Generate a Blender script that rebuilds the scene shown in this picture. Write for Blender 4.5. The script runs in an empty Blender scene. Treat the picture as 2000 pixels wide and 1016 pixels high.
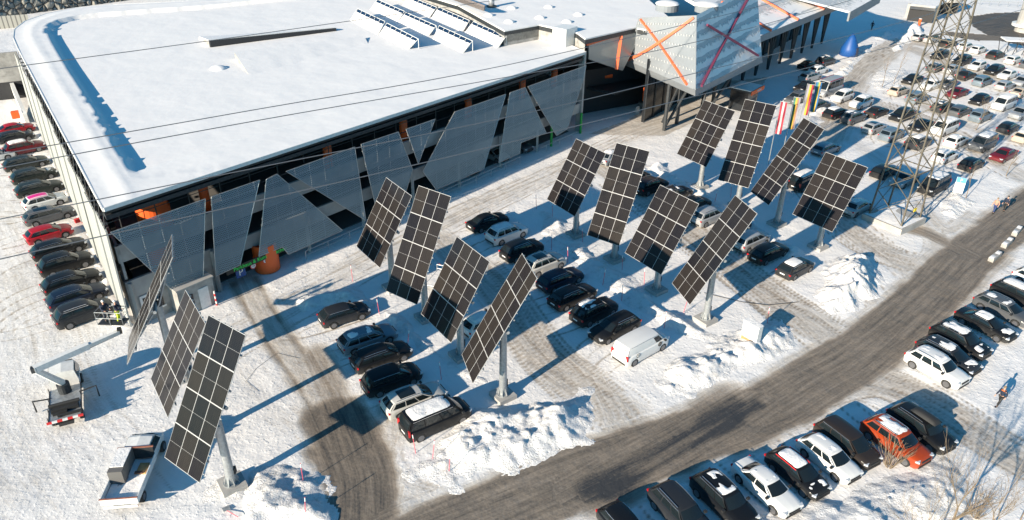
import bpy, math, random
import numpy as np
from mathutils import Vector, Matrix
R=math.radians; random.seed(7)
S=bpy.context.scene
COL=bpy.context.scene.collection
# ---------------- camera, sky, sun, exposure ----------------
cd=bpy.data.cameras.new('camera'); cam=bpy.data.objects.new('camera',cd); COL.objects.link(cam); S.camera=cam
cd.sensor_width=36; cd.lens=26.44; cd.clip_start=.5; cd.clip_end=5000
th,ph=0.524606,0.0153673
F_=Vector((0,math.cos(th),-math.sin(th))); R0=Vector((1,0,0)); U0=R0.cross(F_)
Rr=R0*math.cos(ph)+U0*math.sin(ph); Uu=-R0*math.sin(ph)+U0*math.cos(ph)
cam.matrix_world=Matrix(((Rr.x,Uu.x,-F_.x,0),(Rr.y,Uu.y,-F_.y,0),(Rr.z,Uu.z,-F_.z,36.524),(0,0,0,1)))
w=bpy.data.worlds.new('World'); S.world=w; w.use_nodes=True; nt=w.node_tree
bg=nt.nodes['Background']; sky=nt.nodes.new('ShaderNodeTexSky'); sky.sky_type='NISHITA'; sky.sun_disc=False
SEL,SAZ=18.7,46.6
sky.sun_elevation=R(SEL); sky.sun_rotation=R(90-(SAZ+180)); sky.altitude=400; sky.air_density=1.0; sky.dust_density=.6; sky.ozone_density=2.0
mxs=nt.nodes.new('ShaderNodeMix'); mxs.data_type='RGBA'; mxs.blend_type='MULTIPLY'; mxs.inputs[0].default_value=1; mxs.inputs[7].default_value=(.28,.81,1.0,1)
nt.links.new(sky.outputs[0],mxs.inputs[6]); nt.links.new(mxs.outputs[2],bg.inputs[0]); bg.inputs[1].default_value=.082
ld=bpy.data.lights.new('sun','SUN'); ld.energy=4.95; ld.angle=R(.53); ld.color=(1,.865,.69)
lo=bpy.data.objects.new('sun',ld); COL.objects.link(lo)
sd=Vector((math.cos(R(SAZ))*math.cos(R(SEL)),math.sin(R(SAZ))*math.cos(R(SEL)),-math.sin(R(SEL))))
lo.rotation_euler=sd.to_track_quat('-Z','Y').to_euler()
S.view_settings.view_transform='Standard'; S.view_settings.look='None'; S.view_settings.exposure=1.0; S.view_settings.gamma=1
S.render.engine='CYCLES'
# ---------------- materials ----------------
def newmat(name,col=(.5,.5,.5),rough=.6,metal=0,**k):
    m=bpy.data.materials.new(name); m.use_nodes=True; b=m.node_tree.nodes['Principled BSDF']
    b.inputs['Base Color'].default_value=(*col,1); b.inputs['Roughness'].default_value=rough; b.inputs['Metallic'].default_value=metal
    for a,v in k.items(): b.inputs[a.replace('_',' ')].default_value=v
    return m
def N(m,t,**k):
    n=m.node_tree.nodes.new(t)
    for a,v in k.items(): setattr(n,a,v)
    return n
def lk(m,a,b): m.node_tree.links.new(a,b)
def PB(m): return m.node_tree.nodes['Principled BSDF']
def mathn(m,op,a,b=None,clamp=False):
    n=N(m,'ShaderNodeMath',operation=op); n.use_clamp=clamp
    for i,v in enumerate((a,b)):
        if v is None: continue
        if isinstance(v,(int,float)): n.inputs[i].default_value=v
        else: lk(m,v,n.inputs[i])
    return n.outputs[0]
def mixc(m,f,a,b):
    n=N(m,'ShaderNodeMix',data_type='RGBA')
    if isinstance(f,(int,float)): n.inputs[0].default_value=f
    else: lk(m,f,n.inputs[0])
    for i,v in ((6,a),(7,b)):
        if isinstance(v,tuple): n.inputs[i].default_value=(*v,1)
        else: lk(m,v,n.inputs[i])
    return n.outputs[2]
def noise(m,scale,detail=4,rough=.6,coord=None,sc=None):
    n=N(m,'ShaderNodeTexNoise'); n.inputs['Scale'].default_value=scale; n.inputs['Detail'].default_value=detail; n.inputs['Roughness'].default_value=rough
    if coord is None:
        g=N(m,'ShaderNodeTexCoord'); coord=g.outputs['Object']
    if sc:
        mp=N(m,'ShaderNodeMapping'); mp.inputs['Scale'].default_value=sc[:3]
        if len(sc)>3: mp.inputs['Rotation'].default_value=(0,0,sc[3])
        lk(m,coord,mp.inputs[0]); coord=mp.outputs[0]
    lk(m,coord,n.inputs['Vector']); return n.outputs[0]
def ramp(m,f,lo,hi):
    n=N(m,'ShaderNodeMapRange'); n.inputs[1].default_value=lo; n.inputs[2].default_value=hi; lk(m,f,n.inputs[0]); return n.outputs[0]
def bump(m,h,dist,strength=1,nrm=None):
    n=N(m,'ShaderNodeBump'); n.inputs['Distance'].default_value=dist; n.inputs['Strength'].default_value=strength; lk(m,h,n.inputs['Height'])
    if nrm is not None: lk(m,nrm,n.inputs['Normal'])
    return n.outputs[0]
def weather(m,c1,c2,scale,lo=.35,hi=.65,bd=0,sc=None):
    f=noise(m,scale,5,.6,sc=sc); lk(m,mixc(m,ramp(m,f,lo,hi),c1,c2),PB(m).inputs['Base Color'])
    if bd: lk(m,bump(m,f,bd),PB(m).inputs['Normal'])
    return m
# snow everywhere uses the same clean colour; ground adds grit by attribute
SN=(.80,.785,.77)
def geo(m): return N(m,'ShaderNodeNewGeometry').outputs['Position']
m=M_snow=newmat('snow',SN,.75); p=geo(m)
a=noise(m,.9,5,.6,p); b=noise(m,6,4,.65,p)
lk(m,bump(m,b,.05,.6,bump(m,a,.25,.5)),PB(m).inputs['Normal'])
m=M_rub=newmat('rubbly_snow',SN,.75); p=geo(m)
a=noise(m,1.8,6,.7,p); lk(m,mixc(m,ramp(m,noise(m,1.3,6,.75,p),.52,.75),SN,(.50,.47,.43)),PB(m).inputs['Base Color'])
lk(m,bump(m,noise(m,7,5,.7,p),.12,.8,bump(m,a,.3,.7)),PB(m).inputs['Normal'])
m=M_roofsnow=newmat('roof_snow',SN,.75); p=geo(m)
lk(m,bump(m,noise(m,3,3,.5,p),.015,.5,bump(m,noise(m,.22,3,.5,p),.22,.6)),PB(m).inputs['Normal'])
# ground
m=M_ground=newmat('snowy_ground',SN,.8); p=geo(m)
at=N(m,'ShaderNodeAttribute',attribute_name='dirt').outputs['Fac']
uv=N(m,'ShaderNodeAttribute',attribute_name='flow').outputs['Vector']
st=noise(m,1.0,5,.65,uv,(.16,2.6,1)); st2=noise(m,1,4,.7,uv,(.5,9,1)); fine=noise(m,5,6,.75,p); big=noise(m,.35,4,.6,p)
sm=mathn(m,'ADD',mathn(m,'MULTIPLY',mathn(m,'SUBTRACT',st,.5),.85),mathn(m,'MULTIPLY',mathn(m,'SUBTRACT',st2,.5),.32))
sm=mathn(m,'ADD',sm,mathn(m,'MULTIPLY',mathn(m,'SUBTRACT',fine,.5),.45))
amp=mathn(m,'MULTIPLY',at,mathn(m,'SUBTRACT',1.45,at))
d=mathn(m,'ADD',at,mathn(m,'MULTIPLY',sm,mathn(m,'ADD',mathn(m,'MULTIPLY',amp,1.5),.06)),clamp=True)
cr=N(m,'ShaderNodeValToRGB'); lk(m,d,cr.inputs[0]); e=cr.color_ramp.elements
e[0].position=0.0; e[0].color=(*SN,1); e[1].position=1; e[1].color=(.034,.036,.040,1)
for pos,c in ((.14,(.73,.715,.70)),(.32,(.50,.46,.41)),(.56,(.28,.235,.19)),(.8,(.150,.126,.101))):
    q=e.new(pos); q.color=(*c,1)
lk(m,mixc(m,mathn(m,'MULTIPLY',ramp(m,noise(m,2.2,6,.75,p),.60,.74),.30),cr.outputs[0],(.38,.38,.37)),PB(m).inputs['Base Color'])
ft=mathn(m,'MULTIPLY',ramp(m,noise(m,3.4,3,.55,p),.52,.68),mathn(m,'SUBTRACT',1,mathn(m,'MULTIPLY',at,1.9,),clamp=True)); h1=bump(m,ft,.06,.32,bump(m,fine,.04,.32,bump(m,big,.5,.35))); h2=bump(m,st2,.015,.3,h1)
lk(m,h2,PB(m).inputs['Normal'])
def simple(name,c,r=.6,me=0,v=.15,sc=3,**k):
    m=newmat(name,c,r,me,**k); c2=tuple(max(0,x*(1-v*2)) for x in c); c1=tuple(min(1,x*(1+v)) for x in c)
    return weather(m,c1,c2,sc)
M_conc=simple('concrete',(.36,.35,.33),.85,sc=1.2)
M_conc2=simple('pale_parapet_concrete',(.38,.37,.35),.8,v=.08,sc=.8)
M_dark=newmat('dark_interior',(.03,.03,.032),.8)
M_tin=newmat('grey_ceiling',(.13,.125,.12),.8)
M_steel=simple('galvanised_steel',(.42,.44,.45),.45,.55,sc=5,v=.1)
M_dsteel=simple('dark_steel',(.05,.055,.06),.5,.4,sc=5)
M_black=newmat('black_plastic',(.02,.02,.02),.6)
M_rubber=newmat('tyre_rubber',(.025,.025,.025),.85)
M_rim=newmat('alloy_rim',(.22,.22,.23),.4,.7)
M_glass=newmat('tinted_car_glass',(.010,.015,.018),.06,0,Specular_IOR_Level=.5)
M_bglass=newmat('dark_building_glass',(.015,.018,.022),.15)
M_head=newmat('headlight_lens',(.6,.62,.64),.15,.2)
M_tail=newmat('red_lens',(.45,.012,.015),.25)
M_plate=newmat('number_plate_white',(.7,.7,.7),.5)
M_white=simple('white_paint',(.72,.72,.70),.45,v=.05,sc=4)
M_chrome=newmat('bright_trim',(.7,.7,.7),.25,.9)
M_orange=newmat('orange_paint',(.80,.12,.02),.5)
M_green=newmat('green_paint',(.01,.33,.05),.5)
M_red=newmat('red_paint',(.6,.03,.03),.5)
M_pink=newmat('red_stake',(.65,.10,.14),.6)
M_blue=newmat('blue_paint',(.008,.07,.26),.5)
M_yellow=newmat('yellow_fabric',(.75,.55,.02),.7)
M_navy=newmat('navy_cloth',(.015,.022,.045),.85)
M_hiviz=newmat('lime_work_trousers',(.55,.72,.03),.7)
M_skin=newmat('skin',(.5,.3,.22),.6)
M_brown=simple('bare_bark',(.20,.15,.10),.9,sc=8)
M_twig=simple('pale_twigs',(.20,.155,.105),.9,sc=8)
M_rust=simple('weathered_lattice_steel',(.13,.115,.09),.75,.2,sc=2)
M_cable=newmat('cable',(.16,.16,.17),.5,.5)
M_osb=simple('plywood',(.5,.3,.13),.8)
# paints
PC=dict(black=(.008,.009,.011),darkgrey=(.028,.031,.036),grey=(.10,.107,.115),silver=(.38,.39,.40),white=(.68,.68,.67),darkgreen=(.018,.024,.022),
 navy=(.008,.016,.035),burgundy=(.13,.008,.014),red=(.33,.012,.022),orange=(.32,.045,.012),brown=(.026,.021,.019),beige=(.42,.36,.29),bluegrey=(.16,.21,.25),pearl=(.50,.49,.46))
PM={}
for k,c in PC.items():
    dark=sum(c)<.5
    m=newmat(k+'_car_paint',c,.32,.25 if k in('silver','grey','bluegrey','darkgrey') else 0,Coat_Weight=.10,Coat_Roughness=.08,Specular_IOR_Level=.22 if dark else .35)
    g=N(m,'ShaderNodeTexCoord'); sp=N(m,'ShaderNodeSeparateXYZ'); lk(m,g.outputs['Object'],sp.inputs[0])
    low=mathn(m,'SUBTRACT',1,ramp(m,sp.outputs[2],.25,.95)); f=mathn(m,'MULTIPLY',mathn(m,'MULTIPLY',low,.16 if dark else .38),ramp(m,noise(m,3,5,.6,g.outputs['Object']),.2,.7))
    f=mathn(m,'ADD',f,.002,clamp=True)
    lk(m,mixc(m,f,c,(.30,.285,.26)),PB(m).inputs['Base Color']); lk(m,ramp(m,f,-.1,.6),PB(m).inputs['Roughness']); 
    mr=[n for n in m.node_tree.nodes if n.type=='MAP_RANGE'][-1]; mr.inputs[3].default_value=.3; mr.inputs[4].default_value=.7
    PM[k]=m
# ---------------- mesh helper ----------------
class MB:
    def __init__(s): s.v=[];s.f=[];s.m=[];s.uv={}
    def add(s,vs,fs,mi=0,uvs=None):
        o=len(s.v); s.v+= [tuple(v) for v in vs]
        for i,f in enumerate(fs):
            s.f.append(tuple(o+j for j in f)); s.m.append(mi)
            if uvs: s.uv[len(s.f)-1]=uvs[i]
        return s
    def box(s,c,sz,rz=0,mi=0,M=None,taper=1):
        hx,hy,hz=[a/2 for a in sz]; vs=[]
        for z,t in ((-hz,1),(hz,taper)):
            for x,y in ((-hx,-hy),(hx,-hy),(hx,hy),(-hx,hy)): vs.append(Vector((x*t,y*t,z)))
        ca,sa=math.cos(rz),math.sin(rz)
        vs=[Vector((v.x*ca-v.y*sa+c[0],v.x*sa+v.y*ca+c[1],v.z+c[2])) for v in vs]
        if M: vs=[M@v for v in vs]
        return s.add(vs,[(3,2,1,0),(4,5,6,7),(0,1,5,4),(1,2,6,5),(2,3,7,6),(3,0,4,7)],mi)
    def tube(s,pts,rs,n=6,mi=0,cap=True):
        pts=[Vector(p) for p in pts]; 
        if isinstance(rs,(int,float)): rs=[rs]*len(pts)
        vs=[];prev=None
        for i,p in enumerate(pts):
            d=(pts[min(i+1,len(pts)-1)]-pts[max(i-1,0)]).normalized()
            a=prev if prev is not None else (Vector((0,0,1)) if abs(d.z)<.9 else Vector((1,0,0)))
            u=(a-d*a.dot(d)).normalized(); prev=u; v=d.cross(u)
            for k in range(n):
                t=2*math.pi*(k+.5)/n; vs.append(p+(u*math.cos(t)+v*math.sin(t))*rs[i])
        fs=[(i*n+k,i*n+(k+1)%n,(i+1)*n+(k+1)%n,(i+1)*n+k) for i in range(len(pts)-1) for k in range(n)]
        if cap: fs+= [tuple(range(n-1,-1,-1)),tuple((len(pts)-1)*n+k for k in range(n))]
        return s.add(vs,fs,mi)
    def cyl(s,c,axis,r,h,n=16,mi=0,r2=None):
        a=Vector(axis).normalized(); c=Vector(c); return s.tube([c-a*h/2,c+a*h/2],[r,r if r2 is None else r2],n,mi)
    def beam(s,a,b,w,h=None,mi=0):
        return s.tube([a,b],w*.7,4,mi)
    def prism(s,poly,z0,z1,mi=0,mtop=None):
        n=len(poly); vs=[(x,y,z0) for x,y in poly]+[(x,y,z1) for x,y in poly]
        s.add(vs,[(i,(i+1)%n,n+(i+1)%n,n+i) for i in range(n)]+[tuple(range(n-1,-1,-1))],mi)
        return s.add([(x,y,z1) for x,y in poly],[tuple(range(n))],mi if mtop is None else mtop)
    def slab(s,poly3,th,mi=0):   # planar-ish polygon given thickness th (vector or normal distance)
        P=[Vector(p) for p in poly3]; n=len(P)
        if isinstance(th,(int,float)):
            nn=(P[1]-P[0]).cross(P[-1]-P[0]).normalized()*th
        else: nn=Vector(th)
        return s.add(P+[p-nn for p in P],[tuple(range(n)),tuple(range(2*n-1,n-1,-1))]+[(i,n+i,n+(i+1)%n,(i+1)%n) for i in range(n)],mi)
    def grid(s,fn,nu,nv,mi=0):
        vs=[fn(i/nu,j/nv) for j in range(nv+1) for i in range(nu+1)]; k=nu+1
        return s.add(vs,[(j*k+i,j*k+i+1,(j+1)*k+i+1,(j+1)*k+i) for j in range(nv) for i in range(nu)],mi)
    def mesh(s,name,mats,smooth=False):
        me=bpy.data.meshes.new(name); me.from_pydata(s.v,[],s.f)
        for m in (mats if isinstance(mats,(list,tuple)) else [mats]): me.materials.append(m)
        me.polygons.foreach_set('material_index',s.m)
        if s.uv:
            l=me.uv_layers.new(name='UVMap')
            for fi,u in s.uv.items():
                for li,q in zip(me.polygons[fi].loop_indices,u): l.data[li].uv=q
        if smooth: me.polygons.foreach_set('use_smooth',[True]*len(me.polygons))
        me.update(); return me
    def build(s,name,mats,parent=None,smooth=False,**k):
        o=bpy.data.objects.new(name,s.mesh(name,mats,smooth)); COL.objects.link(o)
        if parent: o.parent=parent
        tag(o,**k); return o
def tag(o,label=None,cat=None,group=None,kind=None):
    if label: o['label']=label
    if cat: o['category']=cat
    if group: o['group']=group
    if kind: o['kind']=kind
    return o
def empty(name,loc,rz=0,label=None,cat=None,group=None):
    o=bpy.data.objects.new(name,None); COL.objects.link(o); o.location=loc; o.rotation_euler=(0,0,rz); return tag(o,label,cat,group)
def kids(o): return list(o.children)
def copy_tree(o,parent=None,skip=()):
    c=o.copy(); COL.objects.link(c); c.parent=parent
    for k in kids(o):
        if k.name.split('.')[0] in skip: continue
        copy_tree(k,c,skip)
    return c
def smoothmod(o,ang=35):
    me=o.data; me.polygons.foreach_set('use_smooth',[True]*len(me.polygons))
    try: me.set_sharp_from_angle(angle=R(ang))
    except Exception: pass
# numpy value noise
_t=np.random.RandomState(5).rand(256,256)
def vn(x,y):
    xi=np.floor(x).astype(int); yi=np.floor(y).astype(int); fx=x-xi; fy=y-yi; fx=fx*fx*(3-2*fx); fy=fy*fy*(3-2*fy)
    g=lambda a,b:_t[a%256,b%256]
    return (g(xi,yi)*(1-fx)+g(xi+1,yi)*fx)*(1-fy)+(g(xi,yi+1)*(1-fx)+g(xi+1,yi+1)*fx)*fy
def fbm(x,y,s,o=4,g=.5):
    r=0;a=1;t=0
    for i in range(o): r=r+a*vn(x*s+17.3*i,y*s-9.1*i); t+=a; a*=g; s*=2.03
    return r/t
def polydist(X,Y,pl,maxd=6,want=False):
    best=np.full(X.shape,1e9); U=np.zeros(X.shape); V=np.zeros(X.shape); acc=0
    for (x0,y0),(x1,y1) in zip(pl[:-1],pl[1:]):
        L=math.hypot(x1-x0,y1-y0); dx,dy=(x1-x0)/L,(y1-y0)/L
        t=np.clip((X-x0)*dx+(Y-y0)*dy,0,L); d=np.hypot(X-x0-t*dx,Y-y0-t*dy)
        m=d<best
        if want:
            U=np.where(m,acc+t,U); V=np.where(m,(X-x0)*(-dy)+(Y-y0)*dx,V)
        best=np.where(m,d,best); acc+=L
    return (best,U,V) if want else best
def inpoly(X,Y,pg):
    c=np.zeros(X.shape,bool); n=len(pg)
    for i in range(n):
        x0,y0=pg[i]; x1,y1=pg[(i+1)%n]
        if y0==y1: continue
        c^=((Y<y0)!=(Y<y1))&(X<(x1-x0)*(Y-y0)/(y1-y0)+x0)
    return c
def smooth_line(pl,n=6):
    P=[pl[0]]+list(pl)+[pl[-1]]; out=[]
    for i in range(1,len(P)-2):
        p0,p1,p2,p3=[np.array(P[j],float) for j in (i-1,i,i+1,i+2)]
        for k in range(n):
            t=k/n; out.append(tuple(.5*((2*p1)+(-p0+p2)*t+(2*p0-5*p1+4*p2-p3)*t*t+(-p0+3*p1-3*p2+p3)*t**3)))
    out.append(tuple(pl[-1])); return out
X2=lambda l:[(p[0],p[1]) for p in l]
# ---------------- ground sheet ----------------
def axis(segs):
    out=[]
    for a,b,s in segs: out+=list(np.arange(a,b,s))
    return np.array(out+[segs[-1][1]])
gx=axis([(-1500,-300,200),(-300,-100,20),(-100,-52,1),(-52,62,.2),(62,130,.4),(130,300,10),(300,1500,200)])
gy=axis([(-400,18,20),(18,26,1),(26,62,.15),(62,110,.25),(110,200,.6),(200,400,10),(400,2400,200)])
GX,GY=np.meshgrid(gx,gy)
dirt=.02+.16*np.clip(fbm(GX,GY,.12,5)-.25,0,1)+.10*np.clip(fbm(GX,GY,1.3,3)-.45,0,1)
dirt=dirt+.10*np.clip((-20-GX)/14,0,1)*(GY<80)*(.4+1.2*fbm(GX,GY,.5,4))
fu=(GX*math.cos(R(-54))+GY*math.sin(R(-54))); fv=(-GX*math.sin(R(-54))+GY*math.cos(R(-54)))
bestw=np.zeros(GX.shape)
def stroke(pl,hw,amt,soft,edge=.5,es=.5):
    global dirt,fu,fv,bestw
    pl=smooth_line(X2(pl)); xs=[p[0] for p in pl]; ys=[p[1] for p in pl]; m=hw+soft+1
    i0,i1=np.searchsorted(gx,min(xs)-m),np.searchsorted(gx,max(xs)+m); j0,j1=np.searchsorted(gy,min(ys)-m),np.searchsorted(gy,max(ys)+m)
    if i1-i0<2 or j1-j0<2: return
    s=np.s_[j0:j1,i0:i1]; X=GX[s];Y=GY[s]; d,U,V=polydist(X,Y,pl,want=True)
    d=d+(fbm(X,Y,es,4)-.5)*2*edge
    t=np.clip((hw+soft/2-d)/soft,0,1); t=t*t*(3-2*t)
    dirt[s]=np.where(amt>=0,np.maximum(dirt[s],amt*t),dirt[s]*(1-t*(-amt)))
    k=((t>bestw[s])|(t>.3))&(hw>.55); fu[s]=np.where(k,U,fu[s]); fv[s]=np.where(k,V,fv[s]); bestw[s]=np.maximum(bestw[s],t)
lane=[(-26.23,45.65,0.00),(-22.07,51.20,0.00),(-14.60,61.50,0.00),(-5.60,72.65,0.00),(6.12,85.67,0.00),(15.69,96.55,0.00),(25.65,104.79,0.00)]
aisle2=[(-7.29,66.82,0.00),(-1.83,58.20,0.00),(2.57,48.32,0.00),(6.73,42.56,0.00),(9.29,38.25,0.00)]
aisle3=[(11.25,86.67,0.00),(17.86,71.04,0.00),(22.67,58.91,0.00),(25.18,53.60,0.00),(27.37,48.95,0.00)]
aisle4=[(35.44,86.81,0.00),(35.36,72.82,0.00),(37.58,65.08,0.00),(42.25,63.22,0.00)]
aisle5=[(45.32,99.79,0.00),(46.57,92.30,0.00),(49.10,77.10,0.00),(49.37,72.09,0.00)]
far1=[(54.91,114.89,0.00),(60.68,103.56,0.00),(61.91,88.65,0.00),(63.25,80.34,0.00)]
far2=[(76.78,147.33,0.00),(79.57,133.35,0.00),(84.50,123.04,0.00),(86.36,112.68,0.00)]
far2b=[(64.47,127.84,0.00),(63.33,114.04,0.00),(65.38,102.71,0.00),(70.01,96.93,0.00)]
far3=[(40.74,94.78,0.00),(49.00,109.73,0.00),(58.19,127.51,0.00),(76.53,151.26,0.00),(80.71,151.51,0.00)]
br=[(21.57,43.77,0.00),(27.59,45.41,0.00),(31.18,42.28,0.00),(33.40,38.18,0.00),(36.34,34.59,0.00)]
left=[(-23.17,31.15,0.00),(-34.13,40.79,0.00),(-43.57,53.68,0.00),(-59.07,73.30,0.00)]
stroke([(97.05,163.31,0.00),(106.55,168.65,0.00),(117.42,171.83,0.00)],3,.2,3)
for pl,hw,am,so in ((lane,2.2,.20,2.5),(aisle2,2.4,.30,3),(aisle3,2.4,.32,3),(aisle4,2.4,.28,3),(aisle5,2,.2,3),(far1,2.4,.27,3),(far2,2.4,.33,3),(far2b,2.,.27,3),(far3,3,.33,3),(br,2.2,.33,2.5),(left,4,.12,6)):
    stroke(pl,hw,am,so,.8,.4)
rs=random.Random(3)
def tracks(pl,n,spread,amt=.5):
    for _ in range(int(n*2.2)):
        off=rs.uniform(-spread,spread); sk=rs.uniform(-1,1); p2=[]
        P=smooth_line(X2(pl),3); a=rs.uniform(0,.5); b=rs.uniform(.6,1); P=P[int(a*len(P)):max(int(b*len(P)),int(a*len(P))+3)]
        for i,(x,y) in enumerate(P):
            x1,y1=P[min(i+1,len(P)-1)]; x0,y0=P[max(i-1,0)]; L=math.hypot(x1-x0,y1-y0)+1e-6; nx,ny=-(y1-y0)/L,(x1-x0)/L
            o=off+sk*(i/len(P)-.5)*2; p2.append((x+nx*o,y+ny*o,nx,ny))
        for sgn in (-.75,.75): stroke([(x+nx*sgn,y+ny*sgn) for x,y,nx,ny in p2],.06,amt*rs.uniform(.9,1.6),.26,.04,2)
tracks(lane,5,1.8,.33); tracks(aisle2,9,2,.45); tracks(aisle3,9,2,.5); tracks(aisle4,7,2,.4); tracks(br,6,2,.45); tracks(far1,5,2,.5); tracks(far3,6,2.5,.5); tracks(left,7,5,.25)
# turning arcs joining the road
arcs=[([(6.00,45.19,0.00),(7.76,41.75,0.00),(8.35,39.12,0.00),(6.72,37.13,0.00)],.5),([(6.34,44.59,0.00),(8.44,41.22,0.00),(10.57,39.68,0.00),(14.84,41.09,0.00)],.55),([(6.67,44.01,0.00),(7.46,40.66,0.00),(6.65,38.09,0.00),(5.31,36.63,0.00)],.45),
([(24.86,53.98,0.00),(25.77,50.29,0.00),(24.99,46.91,0.00),(21.76,44.36,0.00)],.45),([(26.65,54.03,0.00),(29.03,51.09,0.00),(34.53,55.84,0.00)],.5),([(34.91,71.61,0.00),(37.72,63.08,0.00),(41.73,64.19,0.00)],.55),([(36.38,67.14,0.00),(37.49,59.34,0.00),(32.25,52.65,0.00)],.5),
([(31.70,62.90,0.00),(32.70,55.79,0.00),(29.89,51.11,0.00)],.5),([(46.16,77.00,0.00),(45.99,70.80,0.00),(50.67,74.58,0.00)],.5),([(44.37,74.36,0.00),(43.25,67.36,0.00),(38.83,61.21,0.00)],.5),
([(-8.08,39.79,0.00),(-8.09,36.35,0.00),(-6.56,33.73,0.00),(-2.94,32.77,0.00)],.45),([(-9.22,41.36,0.00),(-8.92,37.28,0.00),(-7.21,33.72,0.00),(-4.51,32.54,0.00)],.5),([(-14.90,41.23,0.00),(-12.28,37.69,0.00),(-10.91,33.65,0.00),(-10.95,31.62,0.00)],.4),([(-20.77,45.79,0.00),(-17.61,41.72,0.00),(-14.02,39.14,0.00)],.3),
([(21.57,43.77,0.00),(25.72,45.67,0.00),(29.87,49.01,0.00)],.5),([(20.06,42.59,0.00),(24.76,44.14,0.00),(29.70,45.77,0.00)],.5)]
for pl,a in arcs:
    P=X2(pl)
    for o in range(5):
        dx,dy=rs.uniform(-1.6,1.6),rs.uniform(-1.6,1.6); stroke([(x+dx,y+dy) for x,y in P],.06,a*rs.uniform(.55,1.1),.35,.05,2)
    stroke(P,1.2,a*.55,1.8,.5,.6)
def slots(a,b,hd,back=5.5,step=2.62,amt=.55):
    a,b=Vector(a[:2]),Vector(b[:2]); n=max(2,int((b-a).length/step)); h=Vector((math.cos(R(hd)),math.sin(R(hd)))); t=(b-a).normalized()
    for i in range(n+1):
        c=a+(b-a)*i/n+t*rs.uniform(-.3,.3); bend=rs.choice((-1,1))*rs.uniform(.6,2.6)
        for sg in (-.74,.74):
            s0=c+t*sg; P=[s0+h*1.5,s0-h*1.5,s0-h*(1.5+back*.5)+t*bend*.18,s0-h*(1.5+back*.85)+t*bend*.9]
            stroke([(p.x,p.y) for p in P],.06,amt*rs.uniform(.6,1.3),.26,.04,2)
slots((-14.38,53.62,0.00),(-5.26,40.69,0.00),33); slots((-2.63,71.42,0.00),(10.61,49.62,0.00),39); slots((14.66,83.66,0.00),(27.36,62.67,0.00),38); slots((-36.57,53.16,-0.00),(-67.72,96.65,0.00),44); slots((7.19,30.97,0.00),(29.13,40.35,0.00),-60,4.5); slots((33.60,47.31,0.00),(49.74,60.79,0.00),-57,5)
slots((46.46,111.76,0.00),(58.35,89.51,0.00),38,5); slots((54.54,109.52,0.00),(64.25,92.84,0.00),218,4.5); slots((62.55,120.27,0.00),(71.11,99.90,0.00),38,4.5); slots((67.68,126.81,0.00),(76.14,109.59,0.00),218,4.5); slots((75.35,134.43,0.00),(82.49,120.45,0.00),38,4); slots((80.44,143.40,0.00),(86.22,126.59,0.00),218,4); slots((82.98,157.08,0.00),(94.02,137.81,0.00),38,4)
# worn roads
entry=[(-24.50,58.61,0.00),(-19.96,51.26,0.00),(-15.45,44.98,0.00),(-11.38,38.69,0.00),(-9.30,33.68,0.00),(-8.55,28.72,0.00)]
stroke(entry,1.7,.30,2.2,.6,.5)
for o in (-1.0,.9): stroke([(p[0]+o*.9,p[1]+o*.5) for p in entry[:5]],.28,.60,.9,.25,.8)
stroke([(-12.30,40.22,0.00),(-9.78,35.41,0.00),(-9.01,32.05,0.00),(-8.48,28.37,0.00)],2.5,.80,1.6,.5,.6)
stroke([(-15.74,47.86,0.00),(-12.88,42.96,0.00),(-10.65,38.21,0.00)],1.2,.5,2.2,.6,.6)
road=[(-11.62,24.81,0.00),(-6.79,28.75,0.00),(-2.84,31.20,0.00),(1.52,33.64,0.00),(6.18,36.10,0.00),(12.20,38.81,0.00),(18.81,42.17,0.00),(23.24,45.30,0.00),(27.57,48.41,0.00),(33.97,54.07,0.00),(39.33,59.22,0.00),(45.53,65.33,0.00),(56.58,75.03,0.00),(71.99,88.23,0.00),(102.72,113.45,0.00)]
stroke(road,2.6,.745,1.0,.35,.5)
stroke(road,3.2,.34,1.4,.6,.5)
for o in (-1.7,-.2,1.6): stroke([(p[0]+o*.7,p[1]-o*.7) for p in road],.25,.80,.7,.15,.3)
stroke([(5.11,34.18,0.00),(8.72,36.71,0.00),(12.27,39.21,0.00),(16.66,42.51,0.00)],1.7,1.0,3.6,.7,.3)
stroke([(6.07,33.99,0.00),(10.05,36.50,0.00),(14.54,39.77,0.00),(18.17,42.54,0.00)],1.0,1.18,3.2,.7,.3)
stroke([(41.57,71.83,0.00),(43.51,70.14,0.00),(45.35,66.36,0.00)],1.3,.6,1.6,.5,.6)
stroke([(108.84,173.77,0.00),(112.89,164.34,0.00)],1,.1,1)
pg=X2([(103.28,177.02,0.00),(111.26,181.36,0.00),(133.53,186.32,0.00),(106.05,143.42,0.00),(100.02,151.48,0.00),(97.62,155.44,0.00),(99.08,167.19,0.00)])
dirt=np.where(inpoly(GX,GY,pg),.93,dirt); pg=X2([(89.06,159.20,0.00),(93.40,154.34,0.00),(102.47,155.74,0.00),(100.12,159.03,0.00),(90.97,162.00,0.00)]); dirt=np.where(inpoly(GX,GY,pg),.8,dirt)
pg=X2([(10.25,97.87,0.00),(16.24,103.71,0.00),(27.03,120.11,0.00),(43.07,126.71,0.00),(38.93,118.00,0.00),(20.75,97.74,0.00),(16.52,97.55,0.00)]); dirt=np.where(inpoly(GX,GY,pg),np.maximum(dirt,.33),dirt)
GZ=.05*fbm(GX,GY,.5,4)*np.clip(1-dirt*1.5,0,1)*((GX>-100)&(GX<130)&(GY>18)&(GY<200))
GZ=GZ-.06*np.clip(dirt,0,.6)*(GY<200)+.02
me=bpy.data.meshes.new('ground'); nv=GX.size; ny_,nx_=GX.shape
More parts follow.
